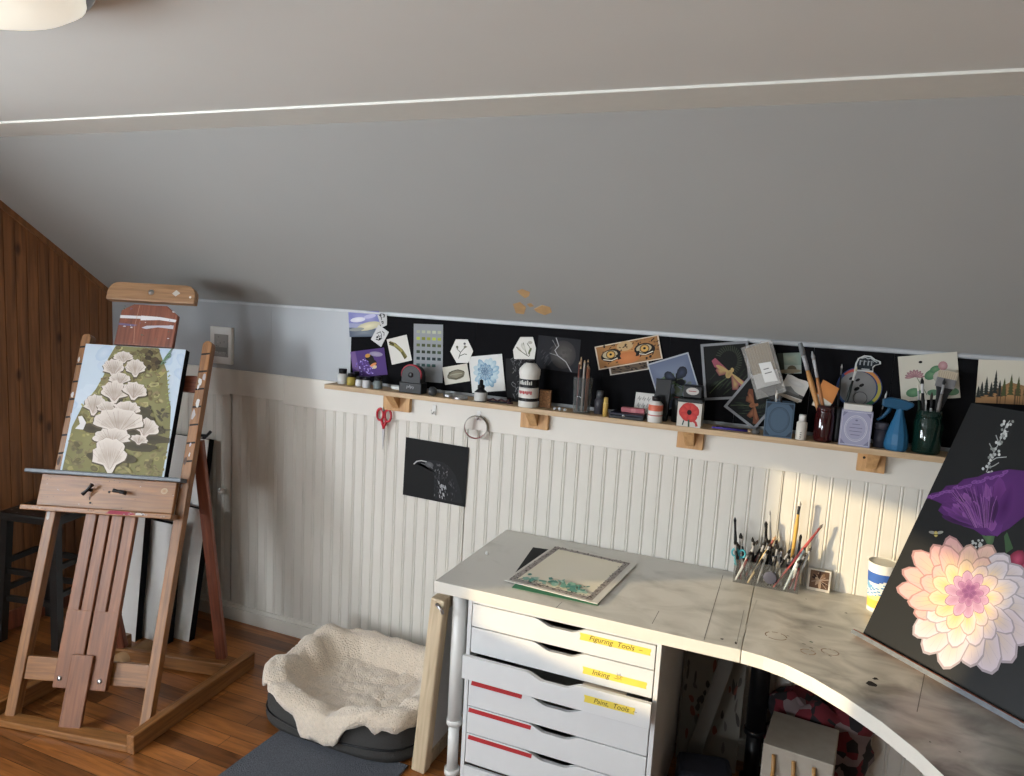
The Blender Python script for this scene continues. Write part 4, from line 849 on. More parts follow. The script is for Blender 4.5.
# lavender box
x, W, H = span(840.5, 872, 403, 446, -.115)
t = empty('lavender_box', (x, -.105, SZ), (0, 0, -.03)); tag(t, 'lavender grey card box with a round printed emblem and white top', 'box')
b = MB(); b.box(-W/2, W/2, -.022, .022, 0, H*.83, col=(156, 156, 180)); A = ornate(b, W, H*.83, -.0222, (206, 206, 216), (120, 120, 146))
for k, (l, zz) in enumerate(((.25, .62), (.42, .52), (.4, .42), (.3, .32))): A.L([(-W*l*.5, H*.83*zz), (W*l*.5, H*.83*zz)], .0022, (110, 110, 134))
A.E(0, H*.83*.73, .004, .003, 0, (110, 110, 134)); b.build('body', PAINT, t, bevel=.0)
b = MB(); b.box(-W*.45, W*.45, -.019, .019, H*.83, H*.97, col=(206, 204, 196)); b.build('lid', PAINT, t, bevel=.001)
q = brush('paintbrush', .10, .0028, (30, 30, 30), (170, 170, 172), (210, 210, 210), bl=.012, fl=.02); p0 = at(866, 412, -.055); aim(q, (p0.x-.01, -.052, SZ+.034), at(888, 391, -.05)); 
x4, W4, H4 = span(872, 886.5, 418, 443, -.08); r = W4/2
q.location = (x4-.012, -.062, SZ+.004); q.rotation_euler = (at(887, 391, -.06)-q.location).to_track_quat('Z', 'Y').to_euler(); L = (at(887, 391, -.06)-q.location).length; q.scale = (1, 1, L/.10); tag(q, 'thin silver-tipped brush leaning right, behind the small grey jar', 'brush')
t = empty('small_jar', (x4+.004, -.085, SZ)); tag(t, 'small grey plastic jar between the lavender box and the spray bottle', 'jar')
b = MB(); b.lathe([(r*.85, 0), (r*.9, H4*.75)], 20, col=(58, 58, 68)); b.build('body', GLOSSP, t); b = MB(); b.lathe([(r, H4*.75), (r, H4), (0, H4)], 20, col=(74, 74, 84)); b.build('lid', GLOSSP, t)
# spray bottle
x, W, H = span(886.5, 912, 398, 451, -.125); r = W/2
t = empty('spray_bottle', (x, -.105, SZ)); tag(t, 'teal blue faceted spray bottle with trigger head', 'bottle')
BL_ = (20, 96, 138)
b = MB(); b.lathe([(r*.8, 0), (r*.95, H*.04), (r, H*.12), (r*.88, H*.32), (r*.62, H*.52), (r*.4, H*.66), (r*.3, H*.76), (r*.3, H*.8)], 12, col=BL_, smooth=False); b.build('bottle', GLOSSP, t)
b = MB(); b.prism([(-r*1.5, H*.82), (-r*.6, H*.79), (r*.5, H*.78), (r*1.0, H*.86), (r*1.05, H*.92), (r*.3, H*.97), (-r*.8, H*1.0), (-r*1.5, H*.95)], -.011, .011, col=(18, 78, 112)); b.build('spray_head', GLOSSP, t, bevel=.004)
b = MB(); b.tube([(-r*.75, 0, H*.84), (-r*.95, 0, H*.72), (-r*1.35, 0, H*.6), (-r*1.75, 0, H*.54)], [.006, .006, .005, .004], 8, col=(18, 78, 112)); b.build('trigger', GLOSSP, t)
# green mason jar + brushes
x, r, H = jar('green_jar', 'dark green glass screw jar crowded with brushes at the right of the shelf', (912.5, 943, 409, 452), -.09, GRNG); gx, gy_ = x, -.09
specs = [(.0, .01, 922, 377, .0075, (26, 28, 28), (196, 196, 196), (24, 22, 22), 'black bristle brush with a silver ferrule in the green jar, upright'),
         (-.012, 0, 918, 384, .005, (34, 60, 50), (170, 170, 172), (206, 200, 186), 'pale tipped brush at the left of the green jar'),
         (.008, -.008, 932, 392, .006, (206, 206, 204), (40, 40, 42), (60, 50, 44), 'white handled dark-tipped brush in the green jar'),
         (.014, .005, 945, 378, .007, (120, 116, 112), (150, 150, 152), (40, 40, 42), 'grey brush leaning right in the green jar'),
         (-.004, -.012, 926, 398, .004, (30, 30, 32), (190, 190, 190), (230, 230, 226), 'short white tipped brush at the front of the green jar')]
for dx, dy, u, v, rr, ch, cf, cb, lab in specs:
    L = (at(u, v, gy_+.02)-Vector((gx+dx, gy_+dy, SZ+.012))).length; q = brush('paintbrush', L, rr*.7, ch, cf, cb, bl=.022, fl=.028); stand(q, gx+dx, gy_+dy, u, v, gy_+.02); tag(q, lab, 'brush', 'brushes in the green jar')
wide_brush('foam_brush', 'flat beige brush with a grey ferrule standing at the back of the green jar', Vector((gx+.008, gy_+.022, SZ+.012)), at(949, 371, -.055), .055, (36, 36, 38), (120, 120, 122), (186, 172, 148), .025, .03)

# ------------------------------------------------------------------ easel
ox, oy, ph, th = EPAR = (-2.408, -.942, .344, .349)
EW, EL = .519, 1.465
# local frame: x across, y back, z up, leaning frame F
base = Matrix.Translation((ox, oy, 0)) @ Matrix.Rotation(ph, 4, 'Z')
F = Matrix.Translation((0, 0, .06)) @ Matrix.Rotation(-th, 4, 'X')
t = empty('easel', M=base); tag(t, 'big wooden studio easel with a paint-marked tray and top clamp', 'easel'); EAS = t
def efb(name, x0, x1, n0, n1, s0, s1, m=EASEL, bevel=.003, parent=t, Mx=None):
    # box in the leaning frame; n = distance in front of the post plane
    b = MB(); L = s1-s0; W = x1-x0
    if L >= W: b.box(x0, x1, -n1, -n0, s0, s1); MM = F
    else: # grain along x
        b.box(-(n1-n0)/2, (n1-n0)/2, -(s1-s0)/2, (s1-s0)/2, -(x1-x0)/2, (x1-x0)/2)
        MM = F @ Matrix.Translation(((x0+x1)/2, -(n0+n1)/2, (s0+s1)/2)) @ Matrix(((0, 0, 1, 0), (1, 0, 0, 0), (0, 1, 0, 0), (0, 0, 0, 1)))
    return b.build(name, m, parent, M=MM, bevel=bevel)
pw = .04
for s_ in (-1, 1):
    xc = s_*EW/2
    b = MB(); pr = [(xc-pw/2, -.052), (xc+pw/2, -.052), (xc+pw/2, EL-.02)]+[(xc+pw/2*math.cos(a), EL-.02+.02*math.sin(a)) for a in (.5, 1.1, 1.57, 2.1, 2.7)]+[(xc-pw/2, EL-.02)]
    b.prism(pr, -.02, .02); o = b.build('post', EASEL, t, M=F, bevel=.003)
    # adjustment notches with dark screws and paint smears on the posts
    b = MB(); A = Art(b, -.0203)
    for k in range(7):
        z = .95+.075*k; A.P([(xc-.018, z), (xc+.018, z+.006), (xc+.018, z+.013), (xc-.018, z+.008)], (40, 34, 30))
    for k in range(10):
        z = R.uniform(.7, 1.4); w_ = R.uniform(.004, .014); A.E(xc+R.uniform(-.012, .012), z, w_*.6, w_*1.6, 0, R.choice([(206, 204, 200), (176, 170, 168), (90, 70, 60)]), n=8, wob=.3)
    b.build('paint_marks', PAINT, t, M=F)
efb('crossbar', -EW/2+.02, EW/2-.02, -.015, .012, .09, .175)
efb('crossbar', -EW/2+.02, EW/2-.02, -.02, .0, 1.245, 1.315, EASELR)
# centre mast: slotted boards
mt = EASELR
for i, (x0, x1, s0) in enumerate(((-.102, -.057, .10), (-.049, -.004, .10), (.004, .049, .10), (.057, .102, .10))): efb('mast_slat', x0+.0, x1+.0, .022, .044, s0+.0, .78, wood('slat_wood_%d' % i, (102, 60, 34), (134, 84, 50), .42, (40, 40, 2.5), .06) if i == 0 else bpy.data.materials['slat_wood_0'])
for x0, x1 in ((-.103, -.004), (.004, .103)): efb('mast_foot', x0, x1, .021, .045, .075, .36, bpy.data.materials['slat_wood_0'])
efb('mast', -.042, .042, .046, .060, -.085, .20, bpy.data.materials['slat_wood_0'])
efb('mast', -.055, .055, -.018, .018, .55, 1.60, EASELR)
for x_ in (-.08, .075):
    b = MB(); b.lathe([(.009, 0), (.009, .003), (.004, .005), (0, .005)], 14, M=F @ Matrix.Translation((x_, -.0455, .11)) @ Matrix.Rotation(PI/2, 4, 'X')); b.build('bolt', METAL, t)
# tray box
efb('tray_face', -.305, .245, .028, .05, .742, .868)
efb('tray_lip', -.345, .262, .03, .085, .722, .742)
efb('tray_ledge', -.365, .27, .02, .075, .868, .884, DMETAL)
b = MB(); A = Art(b, -.0855)
A.P([(.0, .728), (.09, .726), (.12, .731), (.1, .739), (.02, .741)], (150, 40, 66)); A.P([(.12, .729), (.16, .731), (.15, .738), (.12, .738)], (190, 186, 180))
for k in range(22): A.E(R.uniform(-.32, .25), R.uniform(.725, .74), .004, .0016, 0, R.choice([(60, 50, 46), (170, 160, 150), (90, 60, 60)]), n=6, wob=.3)
A.y = -.0505
for k in range(26): A.E(R.uniform(-.29, .24), R.uniform(.75, .86), .0022, .0016, 0, R.choice([(60, 50, 46), (190, 180, 170)]), n=6, wob=.3)
A.E(.2, .83, .014, .012, .3, (200, 180, 150), (166, 116, 76)); A.E(-.088, .765, .005, .004, 0, (20, 20, 22)); A.E(-.02, .812, .005, .005, 0, (30, 26, 24))
A.L([(-.095, .79), (-.092, .775)], .003, (30, 26, 26)); b.build('paint_marks', PAINT, t, M=F)
for x_, ang in ((-.095, .9), (.035, -.15)):
    b = MB(); M = F @ Matrix.Translation((x_, -.05, .815))
    b.tube([M @ Vector((0, 0, 0)), M @ Vector((0, -.022, 0))], .007, 10)
    c, s_ = math.cos(ang), math.sin(ang)
    b.tube([M @ Vector((-.026*c, -.026, -.026*s_)), M @ Vector((-.01*c, -.024, -.01*s_)), M @ Vector((.01*c, -.024, .01*s_)), M @ Vector((.026*c, -.026, .026*s_))], [.008, .006, .006, .008], 10); b.build('wing_knob', BLKP, t)
# paint smears on the wide mast head
b = MB(); b.prism([(-.125, 1.42), (.125, 1.42), (.125, 1.56), (.07, 1.60), (-.07, 1.60), (-.12, 1.57)], -.04, -.02); b.build('clamp_carriage', EASELR, t, M=F, bevel=.003)
b = MB(); A = Art(b, -.0404)
A.P([(-.118, 1.535), (-.03, 1.537), (-.03, 1.549), (-.12, 1.548)], (222, 220, 222)); A.P([(-.03, 1.53), (.05, 1.536), (.12, 1.53), (.122, 1.541), (.05, 1.549), (-.03, 1.551)], (228, 226, 228)); A.P([(-.02, 1.498), (.0, 1.494), (.05, 1.504), (.115, 1.5), (.115, 1.516), (.05, 1.512), (.0, 1.508)], (196, 194, 204)); A.P([(-.12, 1.505), (-.05, 1.502), (-.04, 1.51), (-.12, 1.514)], (110, 96, 130))
for k in range(22): A.E(R.uniform(-.11, .11), R.uniform(1.43, 1.59), R.uniform(.001, .007), R.uniform(.001, .003), 0, R.choice([(210, 206, 206), (120, 90, 110), (70, 110, 90), (60, 34, 26)]), n=7, wob=.3)
A.L([(-.045, 1.60), (-.05, 1.5), (-.04, 1.43)], .0018, (190, 140, 110)); b.build('paint_marks', PAINT, t, M=F)
# rounded top clamp
b = MB(); w2, z0, z1 = .19, 1.612, 1.692
pr = [(-w2, z0), (w2*1.0, z0), (w2, z1-.045)]+[(w2-.045+.045*math.cos(a), z1-.045+.045*math.sin(a)) for a in (.4, .8, 1.2, 1.57)]+[(-w2+.045-.045*math.cos(a), z1-.045+.045*math.sin(a)) for a in (1.57, 1.2, .8, .4)]+[(-w2, z1-.045)]
b.prism(pr, -.052, -.016); b.build('top_clamp', wood('clamp_wood', (126, 92, 60), (158, 120, 84), .42, (3, 40, 40), .06), t, M=F, bevel=.004)
b = MB(); b.lathe([(.012, 0), (.012, .001), (.007, .001), (.006, .006), (0, .006)], 16, M=F @ Matrix.Translation((0, -.052, 1.652)) @ Matrix.Rotation(PI/2, 4, 'X')); b.build('bolt', METAL, t)
b = MB(); A = Art(b, -.0524); A.P([(.09, 1.652), (.107, 1.64), (.125, 1.655), (.106, 1.668)], (196, 190, 180)); A.E(.17, 1.64, .005, .005, 0, (226, 220, 210)); b.build('paint_marks', PAINT, t, M=F)
# feet, cross rails and rear struts, in world space turned into the easel's frame
inv = base.inverted()
def ebeam(name, p0, p1, w_, h_, m=EASEL, up=(0, 0, 1)):
    p0, p1 = inv @ Vector(p0), inv @ Vector(p1); d = p1-p0; z = d.normalized(); u = Vector(up); x_ = u.cross(z).normalized(); y_ = z.cross(x_)
    M = Matrix(((x_.x, y_.x, z.x, p0.x), (x_.y, y_.y, z.y, p0.y), (x_.z, y_.z, z.z, p0.z), (0, 0, 0, 1)))
    b = MB(); b.box(-w_/2, w_/2, -h_/2, h_/2, 0, d.length); return b.build(name, m, t, M=M, bevel=.005)
fr0 = Vector((-2.095, -.995, .037)); fr1 = Vector((-2.148, -.32, .037))
ebeam('foot', fr0, fr1, .035, .072)
pl = base @ (F @ Vector((-EW/2, 0, 0))); dl = pl-(base @ (F @ Vector((EW/2, 0, 0))))
fl0 = Vector((pl.x-.045, pl.y-.10, .037)); fl1 = Vector((pl.x-.09, pl.y+.58, .037))
ebeam('foot', fl0, fl1, .035, .072)
ebeam('cross_rail', fl0+Vector((.02, .06, -.022)), fr0+Vector((-.02, .03, -.022)), .06, .028)
ebeam('cross_rail', fl1+Vector((.02, -.12, 0)), fr1+Vector((-.02, -.12, 0)), .03, .06)
for fx, sx in ((fr1, 1), (fl1, -1)):
    pt = base @ (F @ Vector((sx*(EW/2-.0), .04, 1.05))); bt = fx+Vector((-sx*.075, -.1, .03)); ebeam('rear_strut', bt, pt, .03, .045, EASELR, (1, 0, 0))
b = MB(); M = F @ Matrix.Translation((EW/2+.02, .02, 1.07)); b.tube([M @ Vector((0, 0, 0)), M @ Vector((.025, 0, 0))], .006, 8); b.tube([M @ Vector((.02, -.02, -.012)), M @ Vector((.022, 0, 0)), M @ Vector((.03, .012, .02))], [.007, .006, .007], 8); b.build('wing_nut', BLKP, t)
# pale peg by the post
# canvas on the easel
ET = base @ F; en = (ET.to_3x3() @ Vector((0, -1, 0))).normalized()
CN = .062   # distance of the painted face in front of the post plane
pf = ET @ Vector((0, -CN, 0))
def eloc(u, v): 
    q = ET.inverted() @ atp(u, v, pf, en); return (q.x, q.z)
c4 = [eloc(88, 344), eloc(187, 349.5), eloc(162, 482), eloc(58, 470)]
cx0 = (c4[0][0]+c4[3][0])/2; cx1 = (c4[1][0]+c4[2][0])/2; cz0 = .884; cz1 = (c4[0][1]+c4[1][1])/2
def mp(x, y):   # picture pixels (photo frame) to canvas plane
    q = eloc(50+x/5.007, 335+y/5.007); return (min(max(q[0], cx0+.001), cx1-.001), min(max(q[1], cz0+.001), cz1-.001))
CM = ET.copy()
t2 = empty('oyster_mushroom_canvas', M=ET @ Matrix.Translation(((cx0+cx1)/2, -CN, cz0))); tag(t2, 'painting of pale shelf mushrooms on a mossy trunk standing on the easel', 'painting')
off = Matrix.Translation((-(cx0+cx1)/2, CN, -cz0))
b = MB(); b.box(cx0, cx1, -CN+.001, -CN+.036, cz0, cz1); b.build('canvas_sides', BLACK, t2, M=off)
b = MB(); b.box(cx0, cx1, -CN, -CN+.001, cz0, cz1, col=(196, 212, 226)); A = Art(b, -CN, mp); r = random.Random(11)
for k in range(30): A.E(r.uniform(90, 680), r.uniform(60, 400), 50, 30, r.uniform(0, 3), r.choice([(188, 206, 224), (204, 218, 230), (178, 200, 222)]), (200, 214, 228), n=10)
A.P([(330, 50), (545, 60), (585, 180), (595, 320), (605, 360), (600, 500), (560, 712), (60, 680), (110, 460), (160, 360), (230, 270), (270, 200), (290, 120)], (132, 128, 84), (150, 146, 98))
def intrunk(x, y):
    xl = [(50, 330), (120, 290), (200, 270), (270, 225), (360, 150), (460, 105), (680, 60)]; xr = [(50, 545), (180, 585), (320, 595), (680, 590)]
    def I(T):
        for i in range(len(T)-1):
            if T[i][0] <= y <= T[i+1][0]: return T[i][1]+(T[i+1][1]-T[i][1])*(y-T[i][0])/(T[i+1][0]-T[i][0])
        return T[-1][1]
    return I(xl)+8 < x < I(xr)-8
for k in range(520):
    x, y = r.uniform(70, 600), r.uniform(55, 700)
    if not intrunk(x, y): continue
    if y > 540: pal = [(128, 118, 82), (150, 140, 96), (106, 98, 70), (164, 156, 100), (120, 112, 84)]
    elif x > 430 and 360 < y < 560: pal = [(96, 90, 72), (80, 76, 62), (110, 102, 80), (88, 82, 66)]
    else: pal = [(146, 140, 86), (170, 162, 100), (124, 112, 74), (186, 180, 122), (104, 92, 66), (150, 134, 96)]
    A.E(x, y, r.uniform(8, 26), r.uniform(5, 13), r.uniform(-.9, .9), r.choice(pal), r.choice(pal), n=8, wob=.3)
for k in range(26): A.E(r.uniform(470, 550), r.uniform(70, 170), r.uniform(8, 24), r.uniform(8, 16), 0, r.choice([(88, 74, 52), (70, 60, 44), (104, 92, 60)]), n=8, wob=.3)
for k in range(14): A.L([(555+k*2, 150-k*3), (585+k*2.5, 120-k*3+r.uniform(-20, 20))], 4, (110, 140, 110))
for k in range(9): A.L([(580+r.uniform(0, 15), 190+k*22), (598+r.uniform(0, 8), 180+k*22)], 5, (150, 156, 90))
for x, y, w_ in ((215, 470, 60), (440, 380, 80), (420, 480, 80), (300, 420, 60), (500, 520, 110), (380, 620, 60), (250, 610, 60), (470, 420, 60), (330, 330, 40), (440, 560, 100)): A.E(x, y, w_, 24, .1, (88, 82, 64), (74, 68, 56), wob=.15)
def shroom(cx, cy, w_, h_, tilt=0, c=(196, 184, 172)):
    pts = []; n = 18; ca, sa = math.cos(tilt), math.sin(tilt)
    for i in range(n+1):
        a = PI*1.12-(PI*1.24)*i/n; k = 1+.08*math.sin(i*2.3+cx)+r.uniform(-.06, .06); pts.append((w_*.58*math.cos(a)*k, -h_*.5*math.sin(a)*k))
    pts += [(w_*.22, h_*.3), (w_*.08, h_*.55), (-w_*.08, h_*.55), (-w_*.22, h_*.3)]
    T = lambda p: (cx+p[0]*ca-p[1]*sa, cy+p[0]*sa+p[1]*ca)
    A.P([T((p[0]*1.05, p[1]*1.07+5)) for p in pts], (104, 94, 78)); A.P([T(p) for p in pts], (226, 216, 206), c)
    A.P([T((p[0]*.7, p[1]*.6+h_*.08)) for p in pts], (206, 194, 182), (182, 166, 152))
    for i in range(1, 14):
        a = PI*1.05-(PI*1.1)*i/14; k = r.uniform(.8, 1.08); A.L([T((0, h_*.45)), T((w_*.54*k*math.cos(a), -h_*.46*k*math.sin(a)))], r.uniform(.8, 2.2), r.choice([(176, 158, 146), (214, 204, 194), (196, 180, 168), (160, 142, 128)]))
for q in ((370, 112, 80, 55), (322, 165, 90, 85), (430, 165, 85, 85), (352, 222, 90, 62), (325, 285, 112, 105), (427, 280, 105, 85, .2), (228, 350, 90, 100, .2), (290, 365, 85, 60), (388, 372, 115, 75), (485, 465, 105, 95, .3), (450, 525, 75, 45, .2), (345, 435, 215, 130), (312, 515, 160, 90), (303, 600, 145, 170)): shroom(*q[:4], *(q[4:5]))
A.P([(145, 410), (165, 405), (185, 440), (170, 475), (130, 470), (155, 450)], (226, 224, 222)); 
b.build('painted_face', PAINT, t2, M=off)

# stool behind the easel
ss = Vector((-3.175, -.50, 0)); t = empty('stool', (ss.x, ss.y, 0), (0, 0, .2)); tag(t, 'black paint-spattered stool against the pine wall, behind the easel', 'stool')
b = MB(); b.box(-.155, .155, -.14, .14, .57, .61); o = b.build('seat', BLKPAINT, t, bevel=.01)
b = MB()
for k in range(40): 
    x, y = R.uniform(-.14, .14), R.uniform(-.12, .12); n = b.add([(x+.006*math.cos(a)*R.uniform(.4, 1), y+.006*math.sin(a), .6104) for a in (0, 1.2, 2.4, 3.6, 4.8)]); b.face([n+i for i in range(5)], 0, (170, 168, 164))
b.build('paint_spatter', PAINT, t)
for sx in (-1, 1):
    for sy in (-1, 1):
        b = MB(); n = b.add([(sx*.125+dx, sy*.11+dy, .57) for dx, dy in ((-.018, -.018), (.018, -.018), (.018, .018), (-.018, .018))]+[(sx*.15+dx, sy*.14+dy, 0) for dx, dy in ((-.018, -.018), (.018, -.018), (.018, .018), (-.018, .018))])
        for q in ((0,1,2,3),(7,6,5,4),(0,4,5,1),(1,5,6,2),(2,6,7,3),(3,7,4,0)): b.face([n+i for i in q])
        b.build('leg', BLKPAINT, t)
for z, k in ((.2, .14), (.33, .136)):
    for s_ in (-1, 1):
        b = MB(); b.box(-k, k, s_*k*.86-.01, s_*k*.86+.01, z-.012, z+.012); b.build('rung', BLKPAINT, t); b = MB(); b.box(s_*k-.01, s_*k+.01, -k*.86, k*.86, z+.03, z+.054); b.build('rung', BLKPAINT, t)

# leaning canvases behind the easel
def leaner(label, xr, y0, W, H, lean, th_=.036, dx=0):
    t = empty('blank_canvas', (xr-W/2, y0, 0)); t.rotation_euler = (-lean, 0, .0); tag(t, label, 'canvas', 'canvases leaning on the knee wall')
    b = MB(); b.box(-W/2, W/2, 0, .002, 0, H); b.build('canvas_face', CANV, t); b = MB(); b.box(-W/2, W/2, .002, th_, 0, H); b.build('canvas_sides', BLACK, t)
def lean_to(H, y0, th_=.036, ycl=-.02): return math.asin(min(.9, (ycl-y0-th_)/H))
leaner('large white canvas leaning on the wall, rearmost and tallest of the stack', -2.66, -.20, .55, .93, lean_to(.93, -.20))
leaner('narrow white canvas leaning at the right end of the stack behind the easel', -2.555, -.285, .30, .62, lean_to(.62, -.285, ycl=-.14))
leaner('middle white canvas with black edges leaning in the stack behind the easel', -2.62, -.35, .24, .56, lean_to(.56, -.35, ycl=-.25))
leaner('front white canvas leaning in the stack, leftmost behind the mast', -2.765, -.40, .15, .70, lean_to(.70, -.40, ycl=-.29))
b = MB(); p = atz(130, 655, .03); b.lathe([(.03, 0), (.03, .16), (.012, .16)], 20, M=Matrix.Rotation(PI/2, 4, 'X')); tag(b.build('paper_roll', mat('kraft_paper', (150, 116, 80), .8), loc=(p.x, p.y+.1, .03)), 'short brown cardboard tube on the floor behind the easel mast', 'tube')

# ------------------------------------------------------------------ desk, corner desk, drawer unit
DT = .73; TH = .04
t = empty('desk', (-1.09, -.32, 0)); tag(t, 'straight white desk along the knee wall, left of the corner desk', 'desk')
b = MB(); b.slab([(0, -.316), (1.0, -.322), (1.0, .312), (0, .312)], DT-TH, DT, 0, mside=1); o = b.build('desktop', [DESK, DESKE], t, bevel=.002)
o.location = (0, 0, 0)
def desk_leg(x, y, m, parent, r=.02):
    b = MB(); b.lathe([(r*1.5, DT-TH-.006), (r*1.5, DT-TH-.0)], 20, (x, y, 0)); b.lathe([(r, .20), (r, DT-TH-.006)], 20, (x, y, 0)); b.lathe([(r*1.1, .19), (r*1.1, .21)], 20, (x, y, 0)); b.lathe([(r*.78, .02), (r*.78, .19)], 20, (x, y, 0)); b.lathe([(r*1.1, 0), (r*1.1, .02)], 20, (x, y, 0)); b.build('leg', m, parent)
desk_leg(.065, -.245, WPLAST, t, .025); desk_leg(.065, .25, WPLAST, t, .025)
b = MB(); A_ = []
t = empty('corner_desk', (-.088, -.32, 0)); tag(t, 'corner desk with a curved inner edge and grey paint smudges', 'desk'); CD = t
def cv(u, v): p = atz(u, v, DT); return (p.x+.088, p.y+.32)
curve = [(0, -.322), (.06, -.330), (.12, -.35), (.19, -.392), (.27, -.46), (.345, -.54), (.41, -.63), (.47, -.74), (.515, -.87), (.52, -1.0)]
outl = curve+[(.52, -1.3), (1.2, -1.3), (1.2, .308), (0, .312)]
b = MB(); b.slab(outl, DT-TH, DT, 0, mside=1); b.build('desktop', [DESK, DESKE], t, bevel=.0015)
desk_leg(.05, .2, BLKP, t, .034); desk_leg(1.1, .2, BLKP, t); desk_leg(1.1, -1.2, BLKP, t); desk_leg(.6, -1.22, BLKP, t)
# dried paint and film seams on the tops
b = MB()
def spot(x, y, rx, ry, col, n=9, wob=.45):
    pts = [(x+rx*(1+R.uniform(-wob, wob))*math.cos(2*PI*i/n), y+ry*(1+R.uniform(-wob, wob))*math.sin(2*PI*i/n), DT+.0003) for i in range(n)]
    k = b.add(pts); b.face([k+i for i in range(n)], 0, col)
def dspot(u, v, rx, ry, col, **k): p = atz(u, v, DT); spot(p.x+.088, p.y+.32, rx, ry, col, **k)
dspot(871, 684, .014, .012, (20, 20, 22)); dspot(876, 679, .008, .006, (20, 20, 22)); dspot(722, 639, .005, .004, (26, 26, 28)); dspot(736, 643, .004, .008, (60, 58, 54))
for u, v in ((788, 636), (811, 648), (804, 644), (846, 613), (806, 599), (820, 627), (830, 656), (960, 752), (930, 742)): dspot(u, v, R.uniform(.002, .006), R.uniform(.0015, .003), R.choice([(50, 50, 50), (40, 60, 50), (70, 60, 54)]))
dspot(811, 642, .006, .003, (40, 90, 70))
def ring(u, v, r1, col):
    c = atz(u, v, DT); n = 22
    for i in range(n):
        if R.random() < .2: continue
        a0, a1 = 2*PI*i/n, 2*PI*(i+1)/n; k = b.add([(c.x+.088+q*math.cos(a)*1.2, c.y+.32+q*math.sin(a), DT+.00025) for q, a in ((r1, a0), (r1+.003, a0), (r1+.003, a1), (r1, a1))]); b.face([k, k+1, k+2, k+3], 0, col)
ring(776, 636, .024, (146, 124, 100)); ring(808, 652, .015, (160, 132, 112)); ring(830, 652, .018, (150, 130, 116))
def seam(p0, p1, col=(116, 114, 108), w_=.002, T=None):
    a, c = atz(*p0, DT), atz(*p1, DT); d = Vector((c.y-a.y, a.x-c.x, 0)).normalized()*w_/2
    k = b.add([(p.x+.088, p.y+.32, DT+.0003) for p in (a-d, a+d, c+d, c-d)]); b.face([k, k+1, k+2, k+3] if (a-d-c).cross(a+d-c).z > 0 else [k+3, k+2, k+1, k], 0, col)
seam((925, 672), (917, 712)); seam((757, 600), (738, 648), (200, 198, 190), .004); seam((744, 610), (737, 642), (150, 148, 140))
b.build('paint_stains', PAINT, CD)
DSK = bpy.data.objects['desk']; b = MB(); SPB = b
def seam2(p0, p1, col=(120, 118, 112), w_=.002):
    a, c = atz(*p0, DT), atz(*p1, DT); d = Vector((c.y-a.y, a.x-c.x, 0)).normalized()*w_/2
    k = b.add([(p.x+1.09, p.y+.32, DT+.0003) for p in (a-d, a+d, c+d, c-d)]); b.face([k, k+1, k+2, k+3], 0, col)
seam2((723, 575), (704, 640)); seam2((659, 611), (652, 624)); seam2((562, 602), (556, 608))
spot_ = atz(487, 552, DT)
b.build('cover_seams', PAINT, DSK)
b = MB(); b.lathe([(.006, 0), (.007, .008), (.003, .012), (0, .013)], 12, col=(226, 226, 222)); p = atz(487, 554, DT); tag(b.build('push_pin', GLOSSP, loc=(p.x, p.y, DT)), 'tiny white peg on the left part of the desktop', 'pin')

# drawer unit
def textpolys(s, size):
    cu = bpy.data.curves.new('t', 'FONT'); cu.body = s; cu.size = size; cu.shear = .25; o = bpy.data.objects.new('t', cu); sc.collection.objects.link(o)
    dg = bpy.context.evaluated_depsgraph_get(); dg.update(); me = bpy.data.meshes.new_from_object(o.evaluated_get(dg))
    V = [(v.co.x, v.co.y) for v in me.vertices]; Fc = [tuple(p.vertices) for p in me.polygons]
    bpy.data.objects.remove(o); bpy.data.curves.remove(cu); bpy.data.meshes.remove(me); return V, Fc
UX0, UX1, UY0, UY1, UZ = -.968, -.318, -.62, -.06, DT-TH
t = empty('drawer_unit', ((UX0+UX1)/2, (UY0+UY1)/2, 0)); tag(t, 'white six-drawer cabinet with yellow and red tape labels under the desk', 'cabinet')
ux, uy = (UX0+UX1)/2, (UY0+UY1)/2
hw, hd_ = (UX1-UX0)/2, (UY1-UY0)/2
b = MB(); b.box(-hw, -hw+.014, -hd_, hd_, .0, UZ-.0005); b.box(hw-.014, hw, -hd_, hd_, .0, UZ-.0005); b.box(-hw+.014, hw-.014, -hd_, hd_, UZ-.014, UZ-.0005); b.box(-hw+.014, hw-.014, hd_-.01, hd_, .0, UZ-.014); b.box(-hw+.014, hw-.014, -hd_+.05, hd_-.01, .06, .08); b.box(-hw+.014, hw-.014, -hd_, -hd_+.012, 0, .085)
b.build('carcass', UNIT, t, bevel=.001)
zt = [.674, .592, .499, .402, .307, .208]; zb = [.594, .501, .404, .309, .210, .100]
fw = hw-.017
